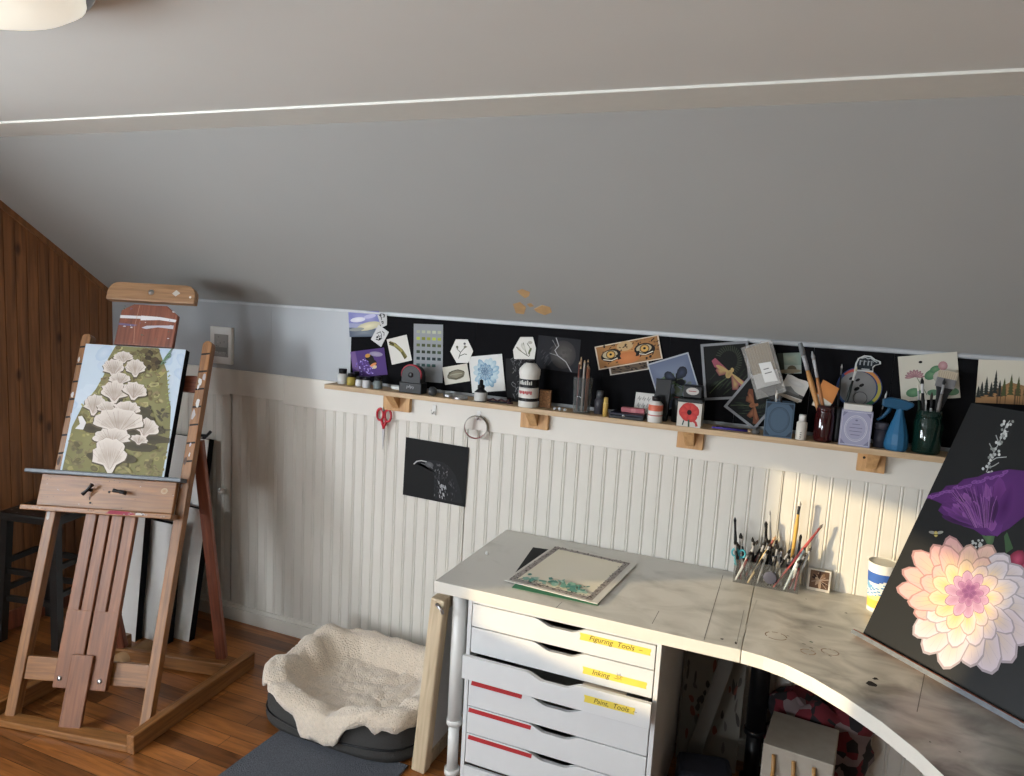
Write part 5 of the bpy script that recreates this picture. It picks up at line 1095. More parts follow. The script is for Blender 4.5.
for i in range(6):
    z1, z0 = zt[i]-.001, zb[i]+.001; pull = .045 if i == 2 else 0.0
    y = -hd_-pull
    zT = z1+(.03 if i == 2 else 0); zB = z0+(.008 if i == 2 else 0)
    if i == 2: z1, z0 = .508, .428
    # front with a scooped finger cut-out at the top edge
    W = fw if i != 2 else fw+.008
    c0, c1, c2, c3 = -.105+.02, -.075+.025, .045+.02, .075+.02
    dpt = .019
    b = MB(); pr = [(-W, z0), (W, z0), (W, z1), (c3, z1), (c3-.012, z1-.003), (c2-.01, z1-dpt+.003), (c2-.022, z1-dpt), (c1+.02, z1-dpt), (c1+.008, z1-dpt+.003), (c0+.012, z1-.003), (c0, z1), (-W, z1)]
    b.prism(pr, y-.001, y+.015); o = b.build('drawer', UNIT, t, bevel=.0012)
    b = MB(); b.box(-fw+.01, -fw+.02, y+.015, y+.46, z0+.008, z1-.014); b.box(fw-.02, fw-.01, y+.015, y+.46, z0+.008, z1-.014); b.box(-fw+.02, fw-.02, y+.015, y+.46, z0+.006, z0+.01); b.box(-fw+.02, fw-.02, y+.45, y+.46, z0+.01, z1-.014); b.build('tray', UNITIN, o)
    if i < 3:
        x0, x1, zz, txt, fs = ((.068, .294, .043, 'Figuring  Tools  –', .024), (.085, .29, .033, 'Inking  –', .024), (.108, .268, .048, 'Paint,  Tools  –', .022))[i]
        zz = (z0+z1)/2+(.014, -.008, .004)[i]; rot = (-.0, 0, 0)[i]
        b = MB(); hh = .0115; pts = [(x0, zz-hh), (x1, zz-hh*.9), (x1-.002, zz-hh*.3), (x1+.001, zz+hh*.4), (x1, zz+hh), (x0-.001, zz+hh*1.05), (x0+.002, zz+.2*hh)]
        b.prism(pts, y-.0014, y-.0009, col=(232, 206, 56)); V, Fc = textpolys(txt, fs)
        n = b.add([(x0+.03+vx, y-.0017, zz-.006+vy) for vx, vy in V])
        for f_ in Fc: b.face([n+k for k in f_], 0, (50, 46, 40))
        if i == 1:
            A = Art(b, y-.0016); cx_, cz_ = x0+.118, zz+.008
            for k in range(6): a = k*PI/3; A.L([(cx_+.003*math.cos(a), cz_+.003*math.sin(a)), (cx_+.012*math.cos(a+.2), cz_+.013*math.sin(a)), (cx_+.005*math.cos(a+1), cz_+.006*math.sin(a+1))], .0012, (50, 46, 56))
        b.build('yellow_tape', PAINT, o)
    else:
        x0, x1, zz = ((-.30, -.115, z1-.008), (-.305, -.077, z1-.012), (-.302, -.068, z1-.012))[i-3]
        b = MB(); b.prism([(x0, zz-.008), (x1, zz-.008), (x1+.002, zz+.007), (x0+.003, zz+.008)], y-.0014, y-.0009); b.build('red_tape', REDT, o)
t.location = (ux, uy, 0)
# drawings peeping out of the open third drawer
b = MB(); b.box(-.08, .06, 0, .10, 0, .0015, col=(214, 196, 172)); A = 0
tag(b.build('drawer_papers', PAINT, loc=(ux+.17, -.635, .494)), 'tan paper lying at the top of the open third drawer', 'paper')

# papers on the desk
def sheet(name, label, P, z, col, draw=None, th_=.0012, cat='paper'):
    a, c, d = [Vector(p) for p in P]; U = (c-a); V = (a-d); W, H = U.length, V.length
    o0 = d+U/2+V/2; ang = math.atan2(U.y, U.x)
    b = MB(); b.box(-W/2, W/2, -th_/2, th_/2, -H/2, H/2, col=col)
    if draw: draw(Art(b, -th_/2, lambda x, y: ((x-.5)*W, (y-.5)*H)))
    o = b.build(name, PAINT, M=Matrix.Translation((o0.x, o0.y, z+th_/2)) @ Matrix.Rotation(ang, 4, 'Z') @ Matrix.Rotation(-PI/2, 4, 'X')); tag(o, label, cat); return o
Z = lambda u, v, z=DT+.006: (lambda p: (p.x, p.y, 0))(atz(u, v, z))
sheet('black_sheet', 'black card sheet at the bottom of the paper pile on the desk', (Z(532, 546), Z(616, 558), Z(512, 578)), DT+.0006, (22, 22, 24))
sheet('green_sheet', 'green edged sheet lying under the ornate bordered sheet', (Z(555, 548), Z(630, 562), Z(509, 586)), DT+.0022, (52, 120, 86))
def a_border(A):
    r = random.Random(31)
    A.P([(.03, .03), (.93, .03), (.93, .97), (.03, .97)], (176, 168, 160)); A.P([(.095, .085), (.87, .085), (.87, .92), (.095, .92)], (246, 238, 214), (248, 240, 220))
    for k in range(420):
        s_ = r.randrange(4); q = r.random()
        x, y = ((.03+.9*q, r.uniform(.035, .095)), (.03+.9*q, r.uniform(.905, .955)), (r.uniform(.035, .095), .03+.93*q), (r.uniform(.865, .925), .03+.93*q))[s_]
        A.E(x, y, .009, .006, r.uniform(0, 3), r.choice([(60, 50, 54), (206, 200, 192), (110, 90, 94), (40, 38, 42), (180, 160, 160)]), n=6)
    for k in range(34): A.E(r.uniform(.12, .82), .1+abs(r.gauss(0, .055)), r.uniform(.02, .055), r.uniform(.015, .035), r.uniform(0, 3), r.choice([(120, 176, 156), (144, 192, 172), (98, 160, 144), (168, 204, 186)]), n=9, wob=.3)
    for k in range(12): A.E(r.uniform(.6, .84), .13+abs(r.gauss(0, .05)), r.uniform(.01, .03), r.uniform(.01, .02), r.uniform(0, 3), (78, 148, 138), n=9, wob=.3)
sheet('bordered_sheet', 'cream sheet with an ornate floral border and green painted foot, topmost on the desk', (Z(557, 545.5), Z(640, 564), Z(502, 579.5)), DT+.0042, (226, 222, 212), a_border, .002, 'painting')

# brush organiser on the desk: clear acrylic box
bxL, bxR = -.165, .055; byF, byB = -.112, -.03; hB = .085
t = empty('brush_box', ((bxL+bxR)/2, (byF+byB)/2, DT)); tag(t, 'clear acrylic box crammed with brushes and pens against the beadboard', 'organiser')
w2 = (bxR-bxL)/2; d2 = (byB-byF)/2
b = MB(); b.box(-w2, w2, -d2, -d2+.002, 0, hB); b.box(-w2, w2, d2-.002, d2, 0, hB); b.box(-w2, -w2+.002, -d2+.002, d2-.002, 0, hB); b.box(w2-.002, w2, -d2+.002, d2-.002, 0, hB); b.box(-w2+.002, w2-.002, -d2+.002, d2-.002, 0, .002); b.build('walls', CLEAR, t)
for x_ in (-.045, .03): 
    b = MB(); b.box(x_-.001, x_+.001, -d2+.0025, d2-.0025, .0025, hB-.01); b.build('divider', CLEAR, t)
BZ = DT+.004
def put(q, x0, y0, u, v, y1): 
    p0 = Vector((x0, y0, BZ)); aim(q, p0, at(u, v, y1))
def Lof(x0, y0, u, v, y1): return (at(u, v, y1)-Vector((x0, y0, BZ))).length
bb = [  # base px on the desk (u), base y, tip (u, v), tip y, radius, handle, ferrule, bristle, label
 (735, -.06, 735, 517, -.045, .0045, (30, 30, 32), (40, 40, 42), (20, 20, 22), 'black brush standing tallest at the left end of the clear box'),
 (788, -.055, 800, 501, -.05, .0055, (206, 160, 60), (40, 44, 50), (216, 210, 200), 'tall yellow handled brush with a white tip in the clear box'),
 (773, -.10, 823, 524, -.04, .0042, (186, 70, 66), (150, 60, 56), (120, 110, 104), 'red handled fine brush leaning far right out of the clear box'),
 (729, -.10, 758, 540, -.05, .005, (216, 218, 216), (200, 202, 200), (60, 60, 62), 'long white handled brush leaning right at the left front of the clear box'),
 (784, -.105, 806, 545, -.06, .0048, (206, 222, 224), (150, 170, 176), (40, 44, 48), 'pale blue handled brush leaning right at the right front of the clear box'),
 (747, -.105, 776, 536, -.06, .0045, (206, 180, 130), (176, 96, 84), (190, 150, 110), 'tan and pink handled brush leaning right in the clear box'),
 (765, -.05, 766, 521, -.045, .0055, (22, 22, 24), (30, 30, 32), (20, 20, 22), 'black capped pen standing tallest in the middle of the clear box'),
 (771, -.045, 770, 510, -.025, .003, (196, 196, 194), (180, 180, 180), (150, 150, 150), 'thin white bent-tip tool behind the black pen in the clear box'),
 (794, -.05, 801, 534, -.045, .0045, (30, 40, 50), (24, 24, 26), (18, 18, 20), 'dark blue pen beside the yellow brush in the clear box'),
]
for u0, y0, u1, v1, y1, rr, ch, cf, cb, lab in bb:
    x0 = min(max(at(u0, 588, y0).x, bxL+.008), bxR-.008); L = Lof(x0, y0, u1, v1, y1); q = brush('paintbrush', L, rr*1.15, ch, cf, cb, bl=.018, fl=.028); put(q, x0, y0, u1, v1, y1); tag(q, lab, 'brush', 'brushes and pens in the clear box')
protoB = brush('paintbrush', .15, .0048, (28, 28, 30), (150, 150, 152), (24, 22, 22), bl=.018, fl=.022)
protoW = brush('paintbrush', .145, .0046, (206, 204, 200), (170, 170, 172), (60, 50, 44), bl=.016, fl=.022)
protoR = brush('paintbrush', .14, .0046, (120, 30, 36), (60, 60, 62), (30, 24, 22), bl=.016, fl=.02)
rb = random.Random(77); first = {id(protoB): True, id(protoW): True, id(protoR): True}
for k in range(40):
    pr = (protoB, protoB, protoW, protoB, protoW, protoR)[k % 6]
    q = pr if first[id(pr)] else copy_tree(pr); first[id(pr)] = False
    x0 = bxL+.012+(bxR-bxL-.024)*((k*7) % 40)/39; y0 = -.095+.055*rb.random(); dx = rb.uniform(-.035, .06); dy = rb.uniform(-.01, .025)
    x1 = min(x0+dx, .075); p0 = Vector((x0, y0, BZ)); p1 = Vector((x1, min(y0+dy, -.02), BZ+.13)); aim(q, p0, p1); q.scale = (1, 1, rb.uniform(.78, 1.15))
    tag(q, {id(protoB): 'black brush or pen in the packed middle of the clear box', id(protoW): 'white handled brush in the packed middle of the clear box', id(protoR): 'dark red pen in the packed middle of the clear box'}[id(pr)], 'brush', {id(protoB): 'black brushes packed in the clear box', id(protoW): 'white handled brushes packed in the clear box', id(protoR): 'dark red pens packed in the clear box'}[id(pr)])
# teal scissors in the box
t = empty('scissors', (at(735, 560, -.075).x, -.078, BZ+.01)); t.rotation_euler = (0, .12, 0); tag(t, 'small teal handled scissors at the left end of the clear box', 'scissors')
TEAL = (60, 160, 176)
for s_ in (-1, 1):
    b = MB(); b.tube([(s_*.012+.011*math.cos(a), .002*s_, .085+.014*math.sin(a)) for a in [2*PI*i/18 for i in range(18)]], .0035, 8, closed=True, col=TEAL); b.tube([(s_*.008, .002*s_, .072), (s_*.004, .002*s_, .055), (-s_*.004, .002*s_, .04)], [.004, .006, .005], 8, col=TEAL); b.build('handle', GLOSSP, t)
    b = MB(); b.prism([(-s_*.001-.004, .045), (-s_*.001+.004, .045), (-s_*.003, .0)], .002*s_-.0006, .002*s_+.0006); b.build('blade', METAL, t)
# round dark palette mirror hanging on the box front
p = at(770, 578, -.118); b = MB(); M = Matrix.Rotation(PI/2, 4, 'X'); b.lathe([(.022, 0), (.0225, .001), (.0225, .004), (.020, .005), (0, .005)], 28, M=M, cols=[(84, 84, 98)]*4)
tag(b.build('round_magnet', GLOSSP, loc=(p.x, -.1125, p.z)), 'flat round slate grey disc on the front of the clear box', 'disc')
# small brown abstract tile
def a_tile(A):
    r = random.Random(14); A.P([(.1, .12), (.93, .12), (.93, .93), (.1, .93)], (96, 70, 52), (130, 92, 64))
    for k in range(26): x, y = r.uniform(.2, .85), r.uniform(.2, .85); A.petal(.52, .52, r.uniform(.2, .42), r.uniform(.06, .16), r.uniform(0, 6.28), r.choice([(70, 44, 32), (150, 112, 80), (190, 160, 130), (48, 30, 24), (120, 80, 54)]), None)
    for k in range(8): A.L([(.52, .5), (.52+r.uniform(-.4, .4), .5+r.uniform(-.4, .4))], .02, (196, 172, 150))
a, c = at(807.5, 568, -.04), at(832.5, 573, -.04)
b = MB(); W = .075; b.box(-W/2, W/2, -.003, .003, 0, W, col=(206, 198, 184)); a_tile(Art(b, -.003, lambda x, z: ((x-.5)*W, z*W)))
tag(b.build('brown_tile', PAINT, loc=((a.x+c.x)/2, -.045, DT+.001), rot=(-.3, 0, -.05)), 'small square brown petal painting propped against the beadboard', 'painting')
# foam cup
pc_ = atz(882, 608, DT); cy_ = -.115; 
xa, Wc, Hc = span(868, 897, 544, 611, cy_)
t = empty('foam_cup', (xa, cy_-.0, DT)); tag(t, 'tall white foam cup with blue and yellow swoosh behind the flower canvas', 'cup')
b = MB(); r0, r1 = .036, .047; Hc = .165; prof = []; N = 30
rings = []; 
def cupcol(a, z):
    # a: angle around (-pi..pi, 0 faces camera), z: 0..1
    if z < .10: return (232, 228, 216)
    if z < .34+.05*math.sin(a*2+1): return (236, 190, 60) if z < .26 else (240, 214, 130)
    if z < .50+.06*math.sin(a*2+1): return (226, 226, 220) if int(z*60+a*4) % 3 else (90, 150, 200)
    if z < .62: return (110, 166, 206) if math.sin(a*3+z*20) > .2 else (228, 228, 224)
    if z < .82 and z > .5+.14*(a+.9): return (38, 92, 176)
    return (234, 232, 224)
SEG, NZ = 48, 34
for j in range(NZ+1):
    z = Hc*j/NZ; r = r0+(r1-r0)*j/NZ; rings.append(b.add([(r*math.cos(2*PI*i/SEG), r*math.sin(2*PI*i/SEG), z) for i in range(SEG)]))
for j in range(NZ):
    for i in range(SEG):
        a = 2*PI*(i+.5)/SEG; a = (a+PI/2+.25+PI) % (2*PI)-PI; k = (i+1) % SEG; b.face([rings[j]+i, rings[j]+k, rings[j+1]+k, rings[j+1]+i], 0, cupcol(a, (j+.5)/NZ), True)
b.lathe([(r1, Hc), (r1+.002, Hc+.002), (r1-.002, Hc+.003), (r1-.004, Hc-.002), (r0-.002, .006), (0, .006)], SEG, col=(230, 226, 212)); b.face([rings[0]+i for i in reversed(range(SEG))], 0, (220, 216, 204))
b.build('cup_body', PAINT, t)

# ------------------------------------------------------------------ big flower canvas leaning on the corner desk
LE = math.radians(25.5); o0 = Vector((.243, -.377, DT)); U = Vector((.697, -.717, 0)).normalized(); Bk = Vector((.717, .697, 0)).normalized()
Vv = Bk*math.sin(LE)+Vector((0, 0, 1))*math.cos(LE); Nn = -(Bk*math.cos(LE)-Vector((0, 0, 1))*math.sin(LE))
CW, CH = .64, .785
CMt = Matrix(((U.x, -Nn.x, Vv.x, o0.x), (U.y, -Nn.y, Vv.y, o0.y), (U.z, -Nn.z, Vv.z, o0.z+.016), (0, 0, 0, 1)))
t = empty('flower_canvas', M=CMt); tag(t, 'large black canvas with a pale dahlia and a purple bloom leaning on the corner desk', 'painting')
b = MB(); b.box(0, CW, .001, .034, 0, CH); b.build('canvas_sides', BLACK, t)
def fl(u, v):
    p = atp(u, v, o0+Vector((0, 0, .016)), Nn)-Vector((o0.x, o0.y, o0.z+.016)); return (min(max(p.dot(U), .001), CW-.001), min(max(p.dot(Vv), .001), CH-.001))
b = MB(); b.box(0, CW, 0, .001, 0, CH, col=(30, 31, 32)); A = Art(b, 0, fl); r = random.Random(41)
g = lambda x, y: (840+x/2.424, 400+y/2.424)
# sprig
def LL(pts, w_, c): A.L([g(*p) for p in pts], w_, c)
for P_ in ([(355, 175), (366, 140), (385, 105), (404, 60), (412, 50)], [(362, 150), (380, 140), (404, 138)], [(372, 125), (362, 105)], [(385, 105), (378, 85)], [(358, 165), (372, 160), (385, 152)], [(395, 80), (408, 76)]): LL(P_, .9, (176, 180, 178))
for k in range(40): t_ = r.random(); x, y = 356+50*t_+r.uniform(-14, 14), 170-115*t_+r.uniform(-12, 12); A.E(*g(x, y), 1.4, 1.6, 0, r.choice([(190, 194, 192), (140, 146, 142), (214, 216, 214)]), n=7)
# right side red bloom and leaves, beyond the purple flower
for k in range(9): A.E(*g(430+r.uniform(-30, 50), 395+r.uniform(-20, 40)), 10, 8, r.uniform(0, 3), r.choice([(150, 40, 70), (180, 66, 96), (120, 30, 56)]), (190, 80, 110), n=10, wob=.2)
A.P([g(340, 322), g(352, 330), g(366, 326), g(378, 318), g(372, 345), g(362, 362), g(352, 340)], (70, 96, 66), (90, 120, 80)); A.P([g(398, 330), g(405, 320), g(420, 360), g(402, 372)], (60, 90, 60))
# purple bloom
A.P([g(*p) for p in ((212, 238), (222, 226), (245, 222), (258, 208), (285, 205), (300, 192), (335, 186), (352, 178), (385, 172), (410, 168), (450, 172), (470, 220), (450, 280), (410, 312), (375, 330), (345, 328), (325, 314), (298, 306), (280, 296), (262, 288), (238, 268), (248, 252), (230, 244))], (84, 38, 104), (104, 52, 126))
for q in (((330, 190), 150, 52, 1.2, (100, 50, 122)), ((300, 215), 100, 40, .9, (76, 32, 96)), ((270, 235), 80, 30, .55, (120, 66, 140)), ((390, 185), 120, 60, 1.7, (112, 58, 130)), ((355, 200), 120, 36, 1.45, (134, 78, 148)), ((250, 245), 100, 24, .3, (96, 48, 116)), ((420, 200), 110, 40, 1.9, (92, 42, 112))):
    (x, y), L_, W_, an, c = q; X, Y = g(x, y); A.petal(X, Y, L_/2.424, W_/2.424, an, c, tuple(max(0, k-26) for k in c))
for k in range(46):
    t_ = r.random(); an = 3.5+1.5*t_+r.uniform(-.1, .1); c_ = r.choice([(66, 28, 84), (92, 42, 112), (122, 66, 142), (104, 52, 126), (80, 36, 98), (142, 86, 158)]); X, Y = g(356+r.uniform(-14, 14), 318)
    ll = (70+30*abs(math.cos(an)))*r.uniform(.5, .9)/1.7; A.petal(X+ll*.25*math.cos(an), Y+ll*.25*math.sin(an), ll*.75, r.uniform(4, 10), an, c_, tuple(max(0, int(q*.75)) for q in c_))
for k in range(26): x = r.uniform(255, 400); LL([(x, 205+r.uniform(0, 30)), (x*.6+.4*355, 260), (x*.3+.7*355, 310)], .5, r.choice([(136, 86, 150), (70, 30, 88), (150, 100, 160)]))
for k in range(18): x = 215+k*11; y = 236-k*3.6; A.E(*g(x, y+r.uniform(-3, 5)), 3.2, 1.6, -.3, (140, 88, 160), (104, 54, 126), n=8, wob=.3)
# bee
X, Y = g(233, 324); A.E(X-3.5, Y-1, 3.6, 1.5, .2, (150, 152, 146)); A.E(X+4, Y-1, 3.6, 1.5, -.2, (150, 152, 146)); A.E(X, Y+.5, 2, 3, 0, (176, 156, 84), (210, 196, 120)); A.L([(X-2, Y+1), (X+2, Y+1)], .8, (50, 44, 30))
for k in range(12): A.E(*g(r.uniform(322, 346), r.uniform(335, 357)), 1.3, 1.3, 0, (180, 184, 182), n=7)
# dahlia
DX, DY = g(308, 478)
def dp(an, L_, W_, c, cc, x0=DX, y0=DY, bi=0):
    an += r.uniform(-.07, .07); L_ *= r.uniform(.92, 1.06)
    A.petal(x0+bi*math.cos(an), y0+bi*math.sin(an), L_*1.04, W_*1.08, an, tuple(int(k*.78) for k in c), tuple(int(k*.8) for k in cc)); A.petal(x0+bi*math.cos(an), y0+bi*math.sin(an), L_, W_, an, c, cc)
    for s_ in (-.12, 0, .12): A.L([(x0+math.cos(an+s_*.4)*L_*.35, y0+math.sin(an+s_*.4)*L_*.35), (x0+math.cos(an+s_)*L_*.9, y0+math.sin(an+s_)*L_*.9)], .35, tuple(int(k*.9) for k in c))
def tint(an):
    # pink on the left and upper left, cream white below and right
    x, y = math.cos(an), math.sin(an)
    if x < -.3 and y < .45: return (232, 178, 176)
    if y > .4: return (222, 206, 214)
    if x > .5: return (222, 212, 220)
    return (236, 192, 178)
outer = [(-3.05, 72, 22), (-2.8, 66, 20), (-2.5, 66, 22), (-2.2, 62, 22), (-1.9, 60, 22), (-1.57, 52, 24), (-1.2, 56, 24), (-.85, 58, 26), (-.5, 62, 26), (-.15, 66, 28), (.2, 70, 30), (.55, 74, 30), (.9, 78, 32), (1.2, 78, 32), (1.5, 74, 30), (1.85, 72, 30), (2.2, 70, 28), (2.5, 68, 26), (2.8, 58, 22)]
for an, L_, W_ in outer: dp(an, L_, W_, tint(an), (214, 190, 160))
for k in range(15): an = k*2*PI/15+.15; dp(an, 50+5*math.sin(k*2), 21, tuple(min(255, int(q*1.02)) for q in tint(an)), (226, 196, 150))
for k in range(12): an = k*2*PI/12; dp(an, 35, 16, (232, 206, 204) if math.cos(an) > 0 else (240, 206, 180), (222, 196, 120), bi=1)
for k in range(10): an = k*2*PI/10+.3; dp(an, 23, 11, (206, 166, 190), (180, 130, 160), DX+2, DY-2)
for k in range(8): an = k*2*PI/8; dp(an, 14, 7, (184, 130, 168), (140, 84, 126), DX+3, DY-4)
for k in range(6): an = k*2*PI/6+.2; dp(an, 7.5, 5, (150, 94, 140), (110, 60, 110), DX+3, DY-5)
b.build('painted_face', paintmat('oil_paint', .42, .05, 1.0, .72), t)
# timber ledge under the canvas and easel back
b = MB(); b.box(-.02, CW+.02, -.022, .05, -.0155, -.0005); tag(b.build('ledge', EASELR, t, bevel=.002), None, None)
b = MB(); b.box(-.02, CW+.02, -.0245, -.0222, -.0155, -.003); b.build('ledge_edge', DMETAL, t)
# ------------------------------------------------------------------ dog bed with fleece
BC = Vector((-1.513, -.395, .009)); brot = 0.0
t = empty('pet_bed', BC, (0, 0, brot)); tag(t, 'low dark grey bolster pet bed on the floor beside the desk', 'pet bed')
def sq(a, rx, ry, p=4.2):
    c, s_ = abs(math.cos(a)), abs(math.sin(a)); r = (c**p+s_**p)**(-1/p); return rx*r*math.cos(a), ry*r*math.sin(a)
RXB, RYB = .340, .262
def hrim(a):    # height of the bolster; low entrance at the front
    d = abs(((a+PI/2+.06+PI) % (2*PI))-PI); return .165-.07*math.exp(-(d/.42)**2)
b = MB(); NS = 72; prof_n = 14; rings = []
for i in range(NS):
    a = 2*PI*i/NS; h = hrim(a); ring_ = []
    for j in range(prof_n+1):
        # outer wall up over the roll and down inside
        tt = j/prof_n
        if tt < .15: k = 1.0+.02*math.sin(tt/.15*PI); z = h*.3*tt/.15
        elif tt < .8:
            f_ = (tt-.15)/.65; k = .89+.12*math.cos(f_*PI); z = h*.3+h*.72*math.sin(f_*PI)*.97 if f_ < .5 else max(.07, h*.3+h*.72*math.sin(f_*PI))
        else: k = .77*(1-(tt-.8)/.2); z = .07
        x, y = sq(a, RXB, RYB); ring_.append((x*k, y*k, max(0, z)))
    rings.append(b.add(ring_))
for i in range(NS):
    A0, B0 = rings[i], rings[(i+1) % NS]
    for j in range(prof_n): b.face([A0+j, B0+j, B0+j+1, A0+j+1], 0, None, True)
b.face([rings[i] for i in reversed(range(NS))]); b.build('bolster', BEDF, t)
b = MB(); b.tube([(sq(a, RXB*1.012, RYB*1.012)[0], sq(a, RXB*1.012, RYB*1.012)[1], hrim(a)*.3) for a in [2*PI*i/60 for i in range(60)]], .004, 6, closed=True); b.build('piping', BLKP, t)
# blanket
def blk(a, rn):
    """height of the fleece over the bed; rn = radius as a share of the bed outline"""
    h = hrim(a); r = rn
    if r < .6: z = .080+.012*(r/.6)**2
    elif r < .88: f_ = (r-.6)/.28; z = .092+(h+.014-.092)*(f_*f_*(3-2*f_))
    elif r < 1.0: z = h+.014
    else: z = h+.014-(r-1.0)*1.35
    return z
b = MB(); NA, NR = 160, 56; rings = []
rf = random.Random(5)
folds = [(rf.uniform(0, 2*PI), rf.uniform(3, 9), rf.uniform(0, 6)) for _ in range(5)]
for j in range(NR+1):
    row = []
    for i in range(NA):
        a = 2*PI*i/NA
        drop = 1.015+.012*math.sin(3*a+1)+.012*math.sin(7*a)+.009*math.sin(17*a)+.006*math.sin(31*a+1)
        for a0, am, wd in ((-1.66, .06, .36), (-2.75, .08, .14), (-2.2, -.02, .2), (-.95, .035, .3), (1.6, .05, 1.0), (2.9, .03, .3)):
            dd = abs(((a-a0+PI) % (2*PI))-PI); drop += am*math.exp(-(dd/wd)**2)
        rn = drop*j/NR; kx = min(rn, 1.0+(rn-1.0)*.30) if rn > 1 else rn
        x, y = sq(a, RXB, RYB, 4.0); x *= kx*1.02; y *= kx*1.02
        z = blk(a, rn)
        ca_, sa_ = math.cos(a), math.sin(a); q = min(1, rn*1.4)**2
        z += .022*q*noise.noise((ca_*3.2+rn*1.0, sa_*3.2, 1.3)) + .011*noise.noise((x*13, y*20, 3.0)) + .006*noise.noise((x*34, y*26, 7.0)) + .010*q*abs(noise.noise((ca_*7+2*rn, sa_*7, 5.1)))
        z = max(z, .078 if rn < .7 else .02)
        x += .012*noise.noise((x*9, y*9, 11.0))*(rn > .9); y += .012*noise.noise((x*9, y*9, 15.0))*(rn > .9)
        if rn > 1: x += .006*math.cos(a)*math.sin(14*a); y += .006*math.sin(a)*math.sin(14*a)
        row.append((x, y, z))
    rings.append(b.add(row))
for j in range(NR):
    for i in range(NA): k = (i+1) % NA; b.face([rings[j]+i, rings[j+1]+i, rings[j+1]+k, rings[j]+k], 0, None, True)
o = b.build('fleece_blanket', FLEECE, loc=BC, rot=(0, 0, brot)); md = o.modifiers.new('solid', 'SOLIDIFY'); md.thickness = .012; md.offset = 1
tag(o, 'cream fleece blanket draped rumpled over the pet bed', 'blanket')
# rug
b = MB(); b.slab([(-1.715, -.60), (-1.18, -.61), (-1.16, -1.7), (-1.76, -1.6)], 0.0, .008); tag(b.build('rug', RUG), 'dark grey woven rug in front of the pet bed', 'rug')
# wooden frame leaning against the desk end
p0 = Vector((-1.135, -.62, .0)); 
t = empty('wooden_frame', p0); t.rotation_euler = (0, math.asin((.05)/.66), 0); tag(t, 'pale wooden frame standing on edge between the pet bed and the desk leg', 'frame')
b = MB(); b.box(-.027, .027, 0, .05, 0.0, .66); b.build('stile', PLY, t, bevel=.006); b = MB(); b.box(-.022, .022, .40, .45, 0.0, .66); b.build('stile', PLY, t, bevel=.004)
for z0 in (.0, .61): b = MB(); b.box(-.022, .022, .0505, .3995, z0, z0+.05); b.build('rail', PLY, t, bevel=.003)
b = MB(); b.box(-.012, .012, .0505, .3995, .0505, .6095); b.build('panel', CANV, t)
b = MB(); b.tube([(.0, -.004, .645), (.022, -.01, .635), (.03, -.008, .62)], .006, 8); b.build('catch', METAL, t)

# ------------------------------------------------------------------ under the corner desk
b = MB(); M = Matrix.Translation((.10, -.41, 0)) @ Matrix.Rotation(-.1, 4, 'Z')
t = empty('pegged_box', M=M); tag(t, 'white box with three wooden pegs on the floor beneath the corner desk', 'box')
b = MB(); b.box(-.105, .105, -.0, .22, 0, .325); b.build('body', mat('cream_box_card', (150, 142, 130), .7), t, bevel=.003)
for x_ in (-.07, -.01, .05):
    b = MB(); b.tube([(x_, -.004, .2), (x_+.004, -.012, .25), (x_, -.006, .30)], .006, 8); b.build('peg', wood('peg_%d' % int(x_*100+20), (150, 110, 60), (180, 140, 84)), t)
t = empty('fabric_bag', (.17, -.1, 0)); 
b = MB(); NA = 40; prev = None; rings = []
for j in range(13):
    z = .36*j/12; k = 1+.08*math.sin(j*1.3)-(.35 if j == 12 else 0); rings.append(b.add([(.17*k*math.cos(2*PI*i/NA)*(1+.06*math.sin(5*2*PI*i/NA+j)), .075*k*math.sin(2*PI*i/NA)*(1+.08*math.sin(7*2*PI*i/NA)), z+(.02*math.sin(i*.9) if j > 9 else 0)) for i in range(NA)]))
for j in range(12):
    for i in range(NA): k = (i+1) % NA; b.face([rings[j]+i, rings[j]+k, rings[j+1]+k, rings[j+1]+i], 0, None, True)
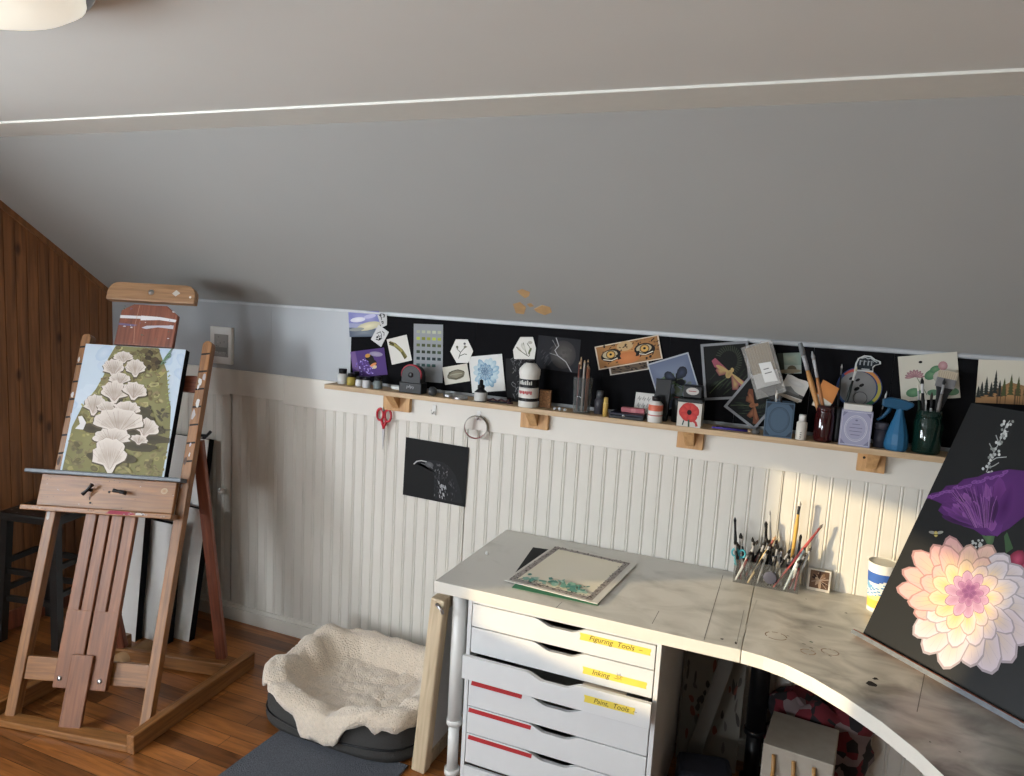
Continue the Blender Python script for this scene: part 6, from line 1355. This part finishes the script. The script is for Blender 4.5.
b.face([rings[0]+i for i in reversed(range(NA))]); b.face([rings[12]+i for i in range(NA)])
bpy.data.objects.remove(t)
m = mat('red_black_print_fabric', (90, 30, 40), .9); nt = m.node_tree; vo = nt.nodes.new('ShaderNodeTexVoronoi'); vo.inputs['Scale'].default_value = 26; tc = nt.nodes.new('ShaderNodeTexCoord'); nt.links.new(tc.outputs['Object'], vo.inputs['Vector'])
rp = nt.nodes.new('ShaderNodeValToRGB'); rp.color_ramp.interpolation = 'CONSTANT'; e = rp.color_ramp.elements; e[0].color = lin((92, 18, 30)); e[1].position = .45; e[1].color = lin((24, 20, 24)); k_ = e.new(.75); k_.color = lin((110, 96, 98)); nt.links.new(vo.outputs['Color'], rp.inputs[0]); nt.links.new(rp.outputs[0], nt.nodes['Principled BSDF'].inputs['Base Color'])
tag(b.build('fabric_bag', m, loc=(.17, -.095, 0)), 'red and black patterned fabric bag slumped behind the pegged box', 'bag')
def a_flor(A):
    r = random.Random(17)
    for k in range(60): x, y = r.uniform(.05, .95), r.uniform(.1, .95); A.petal(x, y, r.uniform(.04, .12), r.uniform(.03, .06), r.uniform(0, 6.28), r.choice([(60, 56, 52), (90, 84, 78), (120, 60, 44), (70, 66, 60)]))
b = MB(); b.box(-.11, .11, -.001, .001, 0, .62, col=(126, 120, 110)); a_flor(Art(b, -.001, lambda x, z: ((x-.5)*.22, z*.62)))
tag(b.build('floral_paper', PAINT, loc=(-.20, -.10, 0), rot=(-.13, 0, 0)), 'pale sheet with dark floral marks leaning on the wall beside the drawer unit', 'paper')
b = MB(); b.box(-.025, .025, -.009, .009, 0, .66); tag(b.build('grey_plank', mat('grey_board', (84, 80, 74), .7), loc=(-.255, -.22, .01), rot=(-.12, .22, 0), bevel=.002), 'grey plank leaning diagonally under the desk beside the black leg', 'plank')
b = MB(); b.box(-.09, .09, -.07, .07, 0, .17); tag(b.build('navy_bin', mat('navy_fabric', (30, 32, 44), .9, var=.2), loc=(-.18, -.36, 0), rot=(0, 0, .2), bevel=.02), 'dark navy fabric bin on the floor beside the drawer unit', 'bin')
